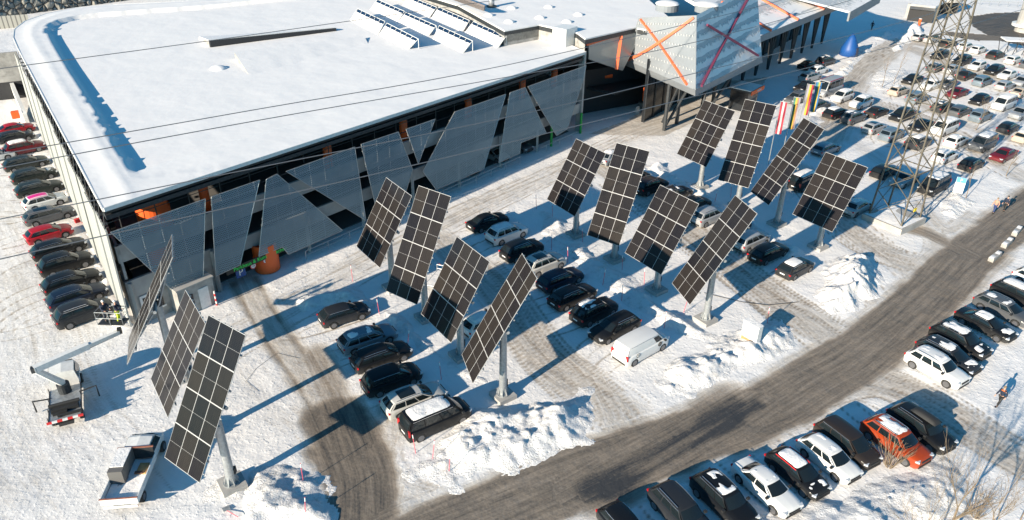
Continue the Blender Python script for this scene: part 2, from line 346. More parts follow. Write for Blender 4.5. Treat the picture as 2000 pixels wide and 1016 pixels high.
co=np.stack([GX.ravel(),GY.ravel(),GZ.ravel()],1).astype(np.float32); me.vertices.add(nv); me.vertices.foreach_set('co',co.ravel())
ii=np.arange(ny_-1)[:,None]*nx_+np.arange(nx_-1)[None,:]; fc=np.stack([ii,ii+1,ii+nx_+1,ii+nx_],-1).reshape(-1)
nf=fc.size//4; me.loops.add(nf*4); me.loops.foreach_set('vertex_index',fc.astype(np.int32)); me.polygons.add(nf)
me.polygons.foreach_set('loop_start',(np.arange(nf)*4).astype(np.int32)); me.polygons.foreach_set('use_smooth',np.ones(nf,bool))
me.update(calc_edges=True)
a=me.attributes.new('dirt','FLOAT','POINT'); a.data.foreach_set('value',dirt.ravel().astype(np.float32))
a=me.attributes.new('flow','FLOAT_VECTOR','POINT'); a.data.foreach_set('vector',np.stack([fu.ravel(),fv.ravel(),np.zeros(nv)],1).astype(np.float32).ravel())
me.materials.append(M_ground); o=bpy.data.objects.new('ground',me); COL.objects.link(o); tag(o,'packed snow and grey slush of the car parks with worn road',kind='structure')
# ---------------- snow heaps ----------------
def heap(poly,h,label,seed,rough=1,res=.15,soft=2.8,mat=None):
    poly=X2(poly); xs=[p[0] for p in poly]; ys=[p[1] for p in poly]
    x=np.arange(min(xs)-.5,max(xs)+.5,res); y=np.arange(min(ys)-.5,max(ys)+.5,res); X,Y=np.meshgrid(x,y)
    d=polydist(X,Y,poly+[poly[0]]); sdist=np.where(inpoly(X,Y,poly),d,-d)+(fbm(X+seed,Y,.45,4)-.5)*2.6
    t=np.clip(sdist/soft,0,1); t=t*t*(3-2*t)
    rb=np.abs(fbm(X+seed*3,Y+seed,.9,5,.6)-.5)*2; lump=fbm(X-seed,Y,.38,3); blk=np.clip(vn(X*2.4+seed,Y*2.4)-.62,0,1)*np.clip(vn(X*5.1,Y*5.1+seed)-.3,0,1)*2.2+np.clip(vn(X*1.2+3,Y*1.2+seed)-.66,0,1)*1.3
    z=h*t*(.55+1.3*(lump-.38))+rough*t*(.28*(.5-rb)+.16*(fbm(X,Y+seed,4.,3)-.5)+blk*.8)
    z=np.where(t>0,np.maximum(z,.02),0)-.03-(t<=0)*.12
    keep=(t>0); fn=[]; idx=np.arange(X.size).reshape(X.shape); k2=keep[:-1,:-1]|keep[1:,:-1]|keep[:-1,1:]|keep[1:,1:]
    q=np.stack([idx[:-1,:-1],idx[:-1,1:],idx[1:,1:],idx[1:,:-1]],-1)[k2]
    used=np.unique(q); mp=np.full(X.size,-1); mp[used]=np.arange(used.size)
    cx,cy=float(np.mean(xs)),float(np.mean(ys))
    V=np.stack([X.ravel()-cx,Y.ravel()-cy,z.ravel()],1)[used]
    me=bpy.data.meshes.new('snow_heap'); me.from_pydata(V.tolist(),[],mp[q].tolist()); me.materials.append(mat or M_rub)
    me.polygons.foreach_set('use_smooth',[True]*len(me.polygons)); o=bpy.data.objects.new('snow_heap',me); COL.objects.link(o); o.location=(cx,cy,.0)
    return tag(o,label,'snow heap','ploughed snow heaps')
heap([(-7.49,36.14,0.00),(-5.03,37.94,0.00),(-2.42,41.52,0.00),(0.16,42.41,0.00),(3.98,43.82,0.00),(6.52,44.48,0.00),(6.91,41.73,0.00),(6.31,39.33,0.00),(3.62,36.83,0.00),(-1.43,34.69,0.00),(-5.27,33.76,0.00),(-6.94,34.15,0.00)],1.0,'long rubbly snow heap between the black van and the worn main road',1)
heap([(9.80,44.38,0.00),(11.81,47.23,0.00),(15.65,50.17,0.00),(19.56,52.31,0.00),(23.71,54.58,0.00),(24.24,52.06,0.00),(23.22,49.53,0.00),(19.56,46.14,0.00),(15.48,43.92,0.00),(11.79,42.51,0.00)],1.05,'broad snow heap beside the white panel van at the road edge',2)
heap([(28.39,59.08,0.00),(30.19,62.86,0.00),(33.03,65.14,0.00),(35.78,65.02,0.00),(34.71,59.71,0.00),(30.93,54.78,0.00),(27.48,53.89,0.00),(26.75,55.63,0.00)],1.7,'tall heap of ploughed snow at the road corner before the lattice pylon',3)
heap([(-17.01,33.53,0.00),(-16.34,35.05,0.00),(-14.60,35.99,0.00),(-11.68,34.92,0.00),(-10.24,30.49,0.00),(-16.50,29.64,0.00)],1.2,'snow heap with a stake at the bottom edge left of the entry road',4,.7)
heap([(-19.72,55.15,0.00),(-17.96,57.22,0.00),(-14.45,58.19,0.00),(-10.77,55.40,0.00),(-7.12,50.87,0.00),(-3.92,47.49,0.00),(-0.83,44.73,0.00),(-1.75,43.51,0.00),(-5.39,45.85,0.00),(-9.60,50.44,0.00),(-11.78,53.37,0.00),(-15.97,54.44,0.00),(-17.70,52.44,0.00)],.75,'snow bank in front of the row with the grey hatchback',5,.5)
heap([(2.47,75.46,0.00),(5.96,71.83,0.00),(9.04,64.20,0.00),(13.32,56.49,0.00),(16.95,52.24,0.00),(19.12,52.30,0.00),(15.89,49.34,0.00),(12.91,51.39,0.00),(10.40,55.17,0.00),(6.70,59.80,0.00),(3.09,67.16,0.00)],.65,'snow bank under the middle group of solar trackers',6,.5)
heap([(14.03,85.98,0.00),(18.56,88.60,0.00),(21.36,83.16,0.00),(25.15,76.26,0.00),(27.79,67.95,0.00),(30.39,64.86,0.00),(27.00,63.74,0.00),(24.68,70.10,0.00),(21.11,76.12,0.00),(18.37,80.12,0.00)],.9,'snow bank with tracker posts in the upper car park',7,.5)
heap([(37.79,98.47,0.00),(48.95,118.50,0.00),(57.88,133.79,0.00),(76.55,161.07,0.00),(82.43,164.67,0.00),(71.51,148.96,0.00),(56.40,127.41,0.00),(50.36,113.42,0.00),(38.97,95.63,0.00)],.9,'long snow bank along the shaded side of the shopping hall',8,.5,.35)
heap([(70.06,141.35,0.00),(78.83,157.68,0.00),(87.63,171.32,0.00),(86.74,161.73,0.00),(82.08,154.47,0.00),(74.74,147.20,0.00)],2.2,'sunlit snow heap at the far end of the curved road',9,.6,.35)
heap([(57.62,121.67,0.00),(63.07,130.86,0.00),(70.05,134.46,0.00),(68.96,128.08,0.00),(63.64,121.98,0.00),(57.30,116.81,0.00)],.5,'low rounded snow heap enclosed by the curved road',10,.2,.35)
heap([(12.40,32.47,0.00),(15.99,32.34,0.00),(19.81,34.26,0.00),(23.82,36.10,0.00),(27.53,37.57,0.00),(29.87,38.10,0.00),(30.70,34.48,0.00),(26.86,29.01,0.00),(12.02,28.74,0.00)],.7,'trampled snow bank in front of the parked row and bare trees',12,.5)
heap([(-19.27,32.25,0.00),(-19.39,34.33,0.00),(-18.95,35.90,0.00),(-16.68,36.17,0.00),(-15.56,33.55,0.00),(-16.95,31.90,0.00)],.5,'small snow heap round the foot of the nearest tracker',13,.4)
heap([(-31.55,50.95,0.00),(-33.22,53.02,0.00),(-35.15,55.96,0.00),(-38.36,60.78,0.00),(-43.30,67.86,0.00),(-47.27,73.08,0.00),(-53.15,81.09,0.00),(-59.33,89.73,0.00),(-65.74,98.97,0.00),(-66.03,98.34,0.00),(-58.60,88.03,0.00),(-52.02,78.95,0.00),(-46.04,70.67,0.00),(-40.98,63.65,0.00),(-37.93,59.39,0.00),(-34.72,54.73,0.00),(-32.18,50.93,0.00)],.35,'low line of snow lumps between the parked row and the ribbed white wall',15,.5,.15,.8)
heap([(45.52,74.40,0.00),(50.56,81.30,0.00),(52.65,80.66,0.00),(53.23,77.25,0.00),(48.88,73.28,0.00)],.7,'snow heap under the blue and white sign by the road',14,.4)
# ---------------- buildings ----------------
A=Vector((-31.0,51.0)); d1=Vector((.6444,.7647)); n1=Vector((.7647,-.6444)); LN=62.4
d2=Vector((-.5833,.8122)); n2=Vector((-.8122,-.5833)); B=A+d1*LN
def FP(s,z,o=0): p=A+d1*s+n1*o; return (p.x,p.y,z)     # point on the long facade
def LP(s,z,o=0): p=A+d2*s+n2*o; return (p.x,p.y,z)     # point on the left facade
bl=empty('parking_garage',(A.x,A.y,0),0,'flat roofed parking garage with snow covered roof and dark open decks behind slanted grey mesh','parking garage')
bl_inv=Matrix.Translation((-A.x,-A.y,0))
def bp(mb,name,mats,parent=None,smooth=False,**k):
    par=parent or bl
    off=Vector((A.x,A.y,0)); mb.v=[tuple(Vector(v)-off) for v in mb.v]
    return mb.build(name,mats,par,smooth,**k)
Lc=[(A.x,A.y)]+[tuple(A+d2*t) for t in (10,20,30,40,50,56)]+[(-67.2,101.6),(-69.6,106),(-71.0,111),(-70.6,116),(-68.5,120.2),(-64,123.2),(-58,125)]
def along(pl,t):
    Ls=[math.hypot(b[0]-a[0],b[1]-a[1]) for a,b in zip(pl[:-1],pl[1:])]; q=t*sum(Ls)
    for (a,b),L in zip(zip(pl[:-1],pl[1:]),Ls):
        if q<=L+1e-6: return Vector((a[0]+(b[0]-a[0])*q/L,a[1]+(b[1]-a[1])*q/L))
        q-=L
    return Vector(pl[-1])
Rc=[tuple(B),(5,106),(-3,120),(-6,150)]; Tc=[Lc[-1],(-40,132.5),(-6,150)]; Bc=[tuple(A),tuple(B)]
def coons(u,v):
    b,t,l,r=along(Bc,u),along(Tc,u),along(Lc,v),along(Rc,v)
    return b*(1-v)+t*v+l*(1-u)+r*u-(Vector(Bc[0])*(1-u)*(1-v)+Vector(Bc[1])*u*(1-v)+Vector(Tc[0])*(1-u)*v+Vector(Tc[-1])*u*v)
nu,nv_=150,170; UV=[[coons((i/nu)**1.5 if i/nu<.0 else i/nu,j/nv_) for i in range(nu+1)] for j in range(nv_+1)]
RX=np.array([[p.x for p in r] for r in UV]); RY=np.array([[p.y for p in r] for r in UV])
dl=polydist(RX,RY,Lc+[(-40,132.5),(-6,150)]); df=(RX-A.x)*(-n1.x)+(RY-A.y)*(-n1.y)
wob=(fbm(RX,RY,.9,3)-.5)*.35
inner=X2([(-30.67,56.50,11.00),(-38.47,67.79,11.00),(-47.72,80.73,11.00),(-57.23,94.59,11.00),(-64.46,104.95,11.00),(-66.45,109.43,11.00),(-66.46,112.37,11.00),(-65.29,114.49,11.00),(-63.16,116.40,11.00),(-49.31,122.97,11.00),(-10.53,150.04,11.00),(16.20,78.35,11.00)])
ins=inpoly(RX+wob,RY+wob,inner)|False
front=np.clip(df/5.2,0,1)
RZ=np.where(ins,11.0-.42*np.clip((df-4.9)/1.0,0,1),11.0+.08*np.clip((dl-.8)/1.2,0,1))
RZ=RZ+.05*(fbm(RX,RY,.15,3)-.5)
# cornice lip of drifted snow along the left edge
RZ=RZ+np.where(dl<2.6,.06*np.exp(-((dl-2.0-wob*1.2)/.40)**2),0)
RZ[0,:]=11.0
mb=MB(); k=nu+1; mb.v=[(RX.flat[i],RY.flat[i],RZ.flat[i]) for i in range(RX.size)]
mb.add([],[]); mb.f=[(j*k+i,j*k+i+1,(j+1)*k+i+1,(j+1)*k+i) for j in range(nv_) for i in range(nu)]; mb.m=[0]*len(mb.f)
rim=[j*k for j in range(nv_+1)]
bp(mb,'roof_snow',M_roofsnow,smooth=True)
outl=Bc[::1]; poly=[tuple(A),tuple(B)]+Rc[1:]+[(-40,132.5)]+Lc[::-1][:-1]
bp(MB().prism(poly,9.95,10.3),'roof_slab',[M_dsteel])
# fascia: thin pale edge over the facades
mb=MB()
for a,b in zip(poly,poly[1:]+poly[:1]):
    a=Vector(a);b=Vector(b);t=(b-a).normalized();n=Vector((t.y,-t.x))
    mb.slab([(a.x,a.y,10.7),(b.x,b.y,10.7),(b.x,b.y,11.03),(a.x,a.y,11.03)],Vector((-n.x*.1,-n.y*.1,0)))
    mb.slab([(a.x-n.x*.12,a.y-n.y*.12,10.45),(b.x-n.x*.12,b.y-n.y*.12,10.45),(b.x-n.x*.12,b.y-n.y*.12,10.7),(a.x-n.x*.12,a.y-n.y*.12,10.7)],Vector((-n.x*.1,-n.y*.1,0)),1)
bp(mb,'roof_fascia',[M_white,M_black])
# decks, core
def inset(pl,dd): 
    c=Vector((-32,95)); return [tuple(Vector(p)+(c-Vector(p)).normalized()*dd) for p in pl]
for z in (2.9,6.1): bp(MB().prism(inset(poly,1.6),z,z+.35),'deck_slab',[M_tin])
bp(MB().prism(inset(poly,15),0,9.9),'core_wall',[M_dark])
bp(MB().prism(inset(poly,1.7),.02,.1),'ground_deck',[M_tin])
# parapet bands on long facade, with small joints, and left wall
def band(s0,s1,z0,z1,name='parapet',o=0,mat=None,fp=FP):
    mb=MB(); s=s0
    while s<s1-.1:
        e=min(s+5.2,s1); mb.slab([fp(s+.02,z0,o),fp(e-.02,z0,o),fp(e-.02,z1,o),fp(s+.02,z1,o)],Vector((*(n1 if fp is FP else n2),0))*.25); s=e
    bp(mb,name,mat or M_conc2)
band(0,7.6,2.75,4.3); band(7.6,62.2,2.8,4.1,o=-.15); band(0,62.2,6.1,7.6)
band(0,7.6,0,2.75,'corner_room_wall',mat=M_conc,o=-.05)
mb=MB(); mb.slab([FP(.9,1.0,.0),FP(2.6,1.0,.0),FP(2.6,2.4,.0),FP(.9,2.4,.0)],.05); bp(mb,'corner_room_window',M_bglass)
mb=MB(); mb.slab([FP(.75,.9,.04),FP(.95,.9,.04),FP(.95,2.5,.04),FP(.75,2.5,.04)],.08); mb.slab([FP(.75,.85,.04),FP(2.75,.85,.04),FP(2.75,1.0,.04),FP(.75,1.0,.04)],.08); mb.slab([FP(.75,2.4,.04),FP(2.75,2.4,.04),FP(2.75,2.6,.04),FP(.75,2.6,.04)],.08); bp(mb,'corner_room_window_frame',M_white)
# facade columns
for s in [0.3,7.5]+[17.2,24,31,38.2,45.4,52.6]:
    mb=MB(); mb.tube([FP(s,0,.15),FP(s,4.2,.15)],.2,4); bp(mb,'column',M_conc2)
for s in (55.3,61.8):
    mb=MB(); mb.tube([FP(s,0,.35),FP(s,2.9,.35)],.17,8); bp(mb,'green_column',M_green,label='green painted column')
mb=MB(); mb.box(FP(62.2,5.5,-.3),(.35,.9,10.8),math.atan2(d1.y,d1.x)); bp(mb,'end_wall',M_conc2)
# top storey: mullions, ledge, orange columns
for i in range(22):
    s=1+i*2.85; bp(MB().tube([FP(s,7.6,-.2),FP(s,10.65,-.2)],.055,4),'mullion',M_black)
mb=MB(); mb.tube([FP(0,8.6,-.25),FP(62,8.6,-.25)],.05,4); mb.tube([FP(0,9.6,-.25),FP(62,9.6,-.25)],.03,4); bp(mb,'top_rail',M_dsteel)
for s,o in ((9.0,-2.2),(21.3,-.9),(31.1,-.9),(41.0,-.9),(50.6,-.9),(57.0,-.9)):
    bp(MB().tube([FP(s,6.4,o),FP(s,10.6,o)],.42,14),'orange_column',M_orange,smooth=True)
def stairs(s,o,z0,z1,r,name):
    cx,cy,_=FP(s,0,o); mb=MB(); n=28
    for i in range(n):
        a0,a1=2*math.pi*i/n,2*math.pi*(i+1)/n; 
        zt=z1-(0.0 if i%n>9 else .8)
        vs=[]
        for a in (a0,a1):
            for rr in (r,r-.12): vs.append((cx+math.cos(a)*rr,cy+math.sin(a)*rr))
        (x0,y0),(x1,y1),(x2,y2),(x3,y3)=vs
        mb.add([(x0,y0,z0),(x2,y2,z0),(x2,y2,zt),(x0,y0,zt),(x1,y1,z0),(x3,y3,z0),(x3,y3,zt),(x1,y1,zt)],[(0,1,2,3),(5,4,7,6),(3,2,6,7),(4,5,1,0),(0,3,7,4),(1,5,6,2)])
    mb.cyl((cx,cy,(z0+z1)/2-.4),(0,0,1),.14,z1-z0-.6,10)
    for i in range(10):
        a=i*.62; zz=z1-.9-i*.2
        if zz>z0: mb.box((cx+math.cos(a)*r*.5,cy+math.sin(a)*r*.5,zz),(r*.9,.45,.08),a)
    bp(mb,name,M_orange)
stairs(4.6,-2.6,6.5,9.5,1.35,'orange_stair_drum'); stairs(3.9,-1.6,3.3,6.0,1.1,'orange_stair_drum'); stairs(12.6,-.1,.1,2.9,1.15,'orange_stair_drum')
# mesh screens
def meshmat():
    m=newmat('perforated_metal_mesh',(.30,.36,.40),.5,.6); p=geo(m)
    mp=N(m,'ShaderNodeMapping'); mp.inputs['Rotation'].default_value=(0,0,-math.atan2(d1.y,d1.x)); lk(m,p,mp.inputs[0])
    sp=N(m,'ShaderNodeSeparateXYZ'); lk(m,mp.outputs[0],sp.inputs[0])
    fx=mathn(m,'SINE',mathn(m,'MULTIPLY',sp.outputs[0],24)); fz=mathn(m,'SINE',mathn(m,'MULTIPLY',sp.outputs[2],30))
    hole=mathn(m,'GREATER_THAN',mathn(m,'MULTIPLY',fx,fz),.22)
    tr=N(m,'ShaderNodeBsdfTransparent'); mx=N(m,'ShaderNodeMixShader'); lk(m,mathn(m,'MULTIPLY',hole,.72),mx.inputs[0]); lk(m,PB(m).outputs[0],mx.inputs[1]); lk(m,tr.outputs[0],mx.inputs[2])
    lk(m,mx.outputs[0],m.node_tree.nodes['Material Output'].inputs[0])
    c=noise(m,.5,3,.5,p); lk(m,mixc(m,c,(.15,.23,.29),(.21,.31,.38)),PB(m).inputs['Base Color'])
    return m
M_mesh=meshmat()
MS=[[(-.3,9.4),(7.5,9.45),(5.76,2.0),(3.7,1.4)],[(8.05,9.45),(12.64,9.45),(9.39,2.3),(7.0,2.2)],[(13.3,9.3),(14.4,9.45),(20.67,1.35),(14.3,1.3),(13.8,2.3),(11.3,2.35)],[(15.35,9.4),(23.16,9.45),(23.67,1.3)],
[(23.93,9.5),(28.75,9.45),(30.38,4.83),(28.6,1.35),(25.24,1.35)],[(29.8,9.45),(33.95,9.45),(31.23,5.2)],[(36.89,9.5),(45.35,9.5),(41.51,1.35),(33.68,1.35),(31.83,4.13)],
[(46.08,9.5),(48.88,9.5),(53.32,2.6),(48.3,2.7),(48.1,1.35),(44.15,1.35)],[(49.36,9.5),(61.25,9.6),(60.68,7.5),(57.82,1.9),(55.52,1.6)]]
for i,q in enumerate(MS):
    mb=MB(); mb.add([FP(s,z,1.0) for s,z in q],[tuple(range(len(q)))]); sc=bp(mb,'mesh_screen',M_mesh)
    fr=MB(); P=[FP(s,z,1.0) for s,z in q]
    for a,b in zip(P,P[1:]+P[:1]): fr.tube([a,b],.035,4)
    sm=[s for s,z in q]; 
    def zr(s):
        zs=[]
        for (a,za),(b,zb) in zip(q,q[1:]+q[:1]):
            if (a-s)*(b-s)<0: zs.append(za+(zb-za)*(s-a)/(b-a))
        return (min(zs),max(zs)) if len(zs)>1 else None
    s=math.ceil(min(sm))+.3
    while s<max(sm):
        z=zr(s)
        if z and z[1]-z[0]>.6: fr.tube([FP(s,z[0],.9),FP(s,z[1],.9)],.03,4)
        s+=1.6
    for z in (3.3,5.2,7.0,8.7):
        xs=[]
        for (a,za),(b,zb) in zip(q,q[1:]+q[:1]):
            if (za-z)*(zb-z)<0: xs.append(a+(b-a)*(z-za)/(zb-za))
        if len(xs)>=2: fr.tube([FP(min(xs),z,.88),FP(max(xs),z,.88)],.05,4)
    f=fr.build('screen_frame',M_steel,sc); f.location=(0,0,0); f.data.transform(bl_inv)
# ribbed left wall
def ribmat():
    m=newmat('ribbed_pale_cladding',(.62,.63,.59),.6); p=geo(m); mp=N(m,'ShaderNodeMapping'); mp.inputs['Rotation'].default_value=(0,0,-math.atan2(d2.y,d2.x)); lk(m,p,mp.inputs[0])
    sp=N(m,'ShaderNodeSeparateXYZ'); lk(m,mp.outputs[0],sp.inputs[0]); f=mathn(m,'SINE',mathn(m,'MULTIPLY',sp.outputs[0],9))
    lk(m,mixc(m,ramp(m,f,.6,.9),(.40,.41,.39),(.20,.21,.20)),PB(m).inputs['Base Color']); lk(m,bump(m,f,.06),PB(m).inputs['Normal']); return m
M_rib=ribmat()
mb=MB(); s=-.6
k=0
while s<57.4:
    e=s+4.4; z0=.6+.25*(k%2); mb.slab([LP(s,z0,.55+.1*(k%2)),LP(e-.05,z0,.55+.1*(k%2)),LP(e-.05,9.3,.35+.1*(k%2)),LP(s,9.3,.35+.1*(k%2))],Vector((*n2,0))*.12); s=e;k+=1
bp(mb,'ribbed_cladding',M_rib)
mb=MB()
for i in range(29): mb.tube([LP(i*2,9.3,.3),LP(i*2,10.7,.08)],.035,4); mb.box(LP(i*2+.8,9.36,.1),(.5,.3,.06),math.atan2(d2.y,d2.x))
bp(mb,'cladding_bracket',M_dsteel)
mb=MB(); mb.slab([LP(0,0,-.1),LP(58,0,-.1),LP(58,3.4,-.1),LP(0,3.4,-.1)],Vector((*n2,0))*.2); mb.slab([LP(0,4.6,-.1),LP(58,4.6,-.1),LP(58,7.6,-.1),LP(0,7.6,-.1)],Vector((*n2,0))*.2); bp(mb,'left_parapet',M_conc)
# railing in front of the ground floor
rl=empty('steel_railing',FP(17,0,.9),0,'low galvanised railing in shade along the foot of the parking garage','railing')
def rbuild(mb,name,par,mats,base,**k):
    off=Vector(base); mb.v=[tuple(Vector(v)-off) for v in mb.v]; return mb.build(name,mats,par,**k)
mb=MB(); mb.tube([FP(16,1.0,1.2),FP(48,1.0,1.2)],.035,5); mb.tube([FP(16,.55,1.2),FP(48,.55,1.2)],.02,5); mb.tube([FP(52,1.0,1.2),FP(60,1.0,1.2)],.035,5); rbuild(mb,'handrail',rl,M_steel,FP(17,0,.9))
for i in list(range(0,13))+[14,15,16]:
    rbuild(MB().tube([FP(16+i*2.66,0,1.2),FP(16+i*2.66,1.0,1.2)],.03,5),'rail_post',rl,M_steel,FP(17,0,.9))
# sign over the entrance
def textmesh(txt,size,mat,name,parent=None,ext=.01):
    cu=bpy.data.curves.new('txt','FONT'); cu.body=txt; cu.size=size; cu.extrude=ext; cu.align_x='CENTER'; cu.align_y='CENTER'
    ob=bpy.data.objects.new('tmp',cu); COL.objects.link(ob); dg=bpy.context.evaluated_depsgraph_get(); me=bpy.data.meshes.new_from_object(ob.evaluated_get(dg)); bpy.data.objects.remove(ob)
    me.materials.clear(); me.materials.append(mat); o=bpy.data.objects.new(name,me); COL.objects.link(o); o.parent=parent; return o
M_gs=newmat('green_letters',(.02,.55,.08),.5,Emission_Color=(.03,.8,.12,1),Emission_Strength=.06)
sg=empty('entrance_sign',FP(11.5,2.0,.85),math.atan2(d1.y,d1.x),'black sign beam with green letters hanging over the garage entrance','sign')
MB().box((0,0,0),(6.9,.1,.55)).build('sign_board',M_black,sg)
t=textmesh('Parkhaus & Kunsteisflächen',.5,M_gs,'lettering',sg); t.rotation_euler=(R(90),0,0); t.location=(0,-.07,0)
ps=empty('parking_sign',FP(9.4,1.45,.8),math.atan2(d1.y,d1.x),'square blue sign with white letter P under the green lettering','sign')
MB().box((0,0,0),(.95,.06,.95)).build('sign_plate',M_blue,ps); t=textmesh('P',.9,M_white,'letter',ps); t.rotation_euler=(R(90),0,0); t.location=(0,-.05,0)
for i,(s,tx) in enumerate(((10.7,'10'),(12.0,'20'))):
    q=empty('speed_sign',FP(s,1.55,.8),math.atan2(d1.y,d1.x),'round red rimmed sign %s the blue parking sign'%('right next to' if i==0 else 'second to the right of'),'sign')
    MB().cyl((0,0,0),(0,1,0),.3,.04,20).build('sign_plate',M_red,q); MB().cyl((0,-.03,0),(0,1,0),.23,.02,20).build('sign_face',M_white,q)
    t=textmesh(tx,.26,M_black,'number',q,.004); t.rotation_euler=(R(90),0,0); t.location=(0,-.05,0)
# barrier and ticket box by the entrance
tb=empty('entrance_barrier',(-25.58,54.42,0.00),math.atan2(d1.y,d1.x),'red and white striped barrier post beside the garage entrance','barrier')
mb=MB()
for i in range(6): mb.cyl((0,0,.1+i*.25),(0,0,1),.07,.25,8,mi=i%2)
mb.build('striped_post',[M_red,M_white],tb)
# corner kiosk hut
kh=empty('entrance_hut',(-27.34,54.13,0.00),math.atan2(d1.y,d1.x),'grey hut with pale doors at the garage corner left of the entrance','hut')
MB().box((0,0,1.3),(3.2,1.6,2.6)).build('hut_wall',M_conc,kh); MB().box((0,0,2.68),(3.4,1.8,.12)).build('hut_roof',M_conc2,kh)
MB().box((.6,-.83,1.05),(.9,.06,2.0)).build('door',M_white,kh); MB().box((-.8,-.83,1.4),(.9,.06,1.0)).build('window',M_bglass,kh)
# ---- roof furniture ----
sk=empty('roof_skylight',(-33.56,101.97,10.40),0,'long wedge skylight with dark glazed front on the snowy garage roof','skylight')
def w3(mb,name,par,mat,**k): return rbuild(mb,name,par,mat,par.location,**k)
P=[(-40.35,99.76,10.45),(-25.89,109.79,10.45),(-25.52,108.43,11.20),(-43.75,105.02,10.60)]
a0,a1=Vector(P[0]),Vector(P[1]); up=Vector((0,0,1)); bk=Vector((-43.92,105.43,10.50))-a0; bk2=Vector((bk.x*.3,bk.y*.3,0))
t0,t1=a0+up*1.0,a1+up*.55
w3(MB().slab([a0,a1,t1,t0],Vector((-n1.x,-n1.y,0))*.3),'glazed_front',sk,M_bglass)
w3(MB().slab([t0+up*.06,t1+up*.06,a1+Vector((bk2.x,bk2.y,.1)),a0+Vector((bk.x,bk.y,.1))],.12),'snowy_top',sk,M_roofsnow)
w3(MB().add([a0,a0+Vector((bk.x,bk.y,0)),t0],[(0,1,2)]),'side_wall',sk,M_conc)
sk=empty('roof_ramp',(-28.70,94.13,10.40),0,'snow covered wedge with a grey end wall lower on the garage roof','skylight')
a0,a1=Vector((-30.93,86.73,10.40)),Vector((-19.58,101.73,10.40)); b0,b1=Vector((-35.18,94.24,10.40)),Vector((-20.94,105.54,10.40))
w3(MB().grid(lambda u,v:((a0+(a1-a0)*u)*(1-v)+(b0+(b1-b0)*u)*v)+Vector((0,0,(.10+.95*v)*(1-.5*u)+.015*math.sin(u*40)*(1-v))),40,4),'snow_cover',sk,M_roofsnow,smooth=True)
w3(MB().add([a0,b0,b0+up*1.05,a0+up*.1],[(0,1,2,3)]).add([b0,b1,b1+up*.5,b0+up*1.05],[(0,1,2,3)]).add([a1,b1,b1+up*.4,a1+up*.03],[(0,1,2,3)]),'ramp_wall',sk,M_conc)
dm=empty('roof_dome',(-35.79,89.87,10.40),0,'small snow covered dome alone on the garage roof','roof dome')
MB().grid(lambda u,v:(1.1*math.cos(u*6.283)*math.sin(v*1.57),1.1*math.sin(u*6.283)*math.sin(v*1.57),.55*math.cos(v*1.57)),14,6).build('dome',M_roofsnow,dm,smooth=True)
# thermal collector racks : bottom-left, bottom-right, top-right, top-left of the snowy face
M_coll=newmat('dark_collector_glass',(.01,.025,.06),.2)
def rack(bl_,br_,tr_,tl_,lab):
    o=empty('solar_rack',Vector(bl_),0,lab,'solar rack','solar racks on the garage roof'); b0,b1,t1,t0=map(Vector,(bl_,br_,tr_,tl_))
    f=lambda u,v:(b0+(b1-b0)*u)*(1-v)+(t0+(t1-t0)*u)*v
    nrm=(b1-b0).cross(t0-b0).normalized(); nrm=nrm if nrm.z>0 else -nrm
    for i in range(6):
        u0,u1=i/6+.006,(i+1)/6-.006
        w3(MB().slab([f(u0,.0),f(u1,.0),f(u1,1),f(u0,1)],-nrm*-.08),'collector',o,M_coll)
    mb=MB()
    for i in range(12):
        u0,u1=i/12+.004,(i+1)/12-.004; q=.76+.03*math.sin(i*3.1)
        mb.slab([f(u0,.0)+nrm*.1,f(u1,.0)+nrm*.1,f(u1,q)+nrm*.08,f(u0,q)+nrm*.08],nrm*.03)
    w3(mb,'snow_layer',o,M_roofsnow)
    mb=MB()
    for i in range(7):
        u=i/6; T=f(u,1); mb.tube([T,(T.x,T.y,10.3)],.05,4); mb.tube([(T.x,T.y,10.45),f(u,0)],.04,4); mb.tube([T,f(u,0)],.04,4)
    mb.tube([f(0,1),f(1,1)],.05,4); w3(mb,'support_frame',o,M_white)
zb=10.45; zt=12.6
RK=[(((-25.10,116.35,10.45)),((-19.45,107.77,10.45)),((-18.71,110.22,11.90)),((-24.13,118.49,11.90)),'nearest left solar rack, snow covered with a dark top strip'),
(((-19.31,107.78,10.45)),((-14.22,100.26,10.45)),((-12.82,100.46,11.90)),((-18.28,109.28,11.90)),'nearest right solar rack, snow covered, at the front of the group'),
(((-23.41,124.07,10.45)),((-17.75,115.82,10.45)),((-16.84,117.19,11.90)),((-22.24,125.64,11.90)),'second solar rack from the left along the back of the garage roof'),
(((-17.67,115.83,10.45)),((-12.34,107.63,10.45)),((-11.18,108.18,11.90)),((-16.52,116.49,11.90)),'solar rack in the middle of the group on the garage roof'),
(((-11.52,105.92,10.45)),((-6.91,98.63,10.45)),((-5.62,99.82,11.90)),((-10.75,108.20,11.90)),'solar rack nearest the long facade of the garage'),
(((-18.68,127.96,10.45)),((-13.39,119.24,10.45)),((-12.27,120.48,11.90)),((-17.19,128.12,11.90)),'solar rack at the back touching the top edge of the photo'),
(((-13.04,118.91,10.45)),((-7.67,110.34,10.45)),((-6.69,111.69,11.90)),((-11.96,120.50,11.90)),'solar rack beside the neighbouring roof parapet, further from the camera'),
(((-7.29,110.06,10.45)),((-2.43,101.49,10.45)),((-1.22,102.86,11.90)),((-6.07,111.07,11.90)),'rightmost solar rack, close to the glazed parapet corner')]
for r in RK: rack(*r)
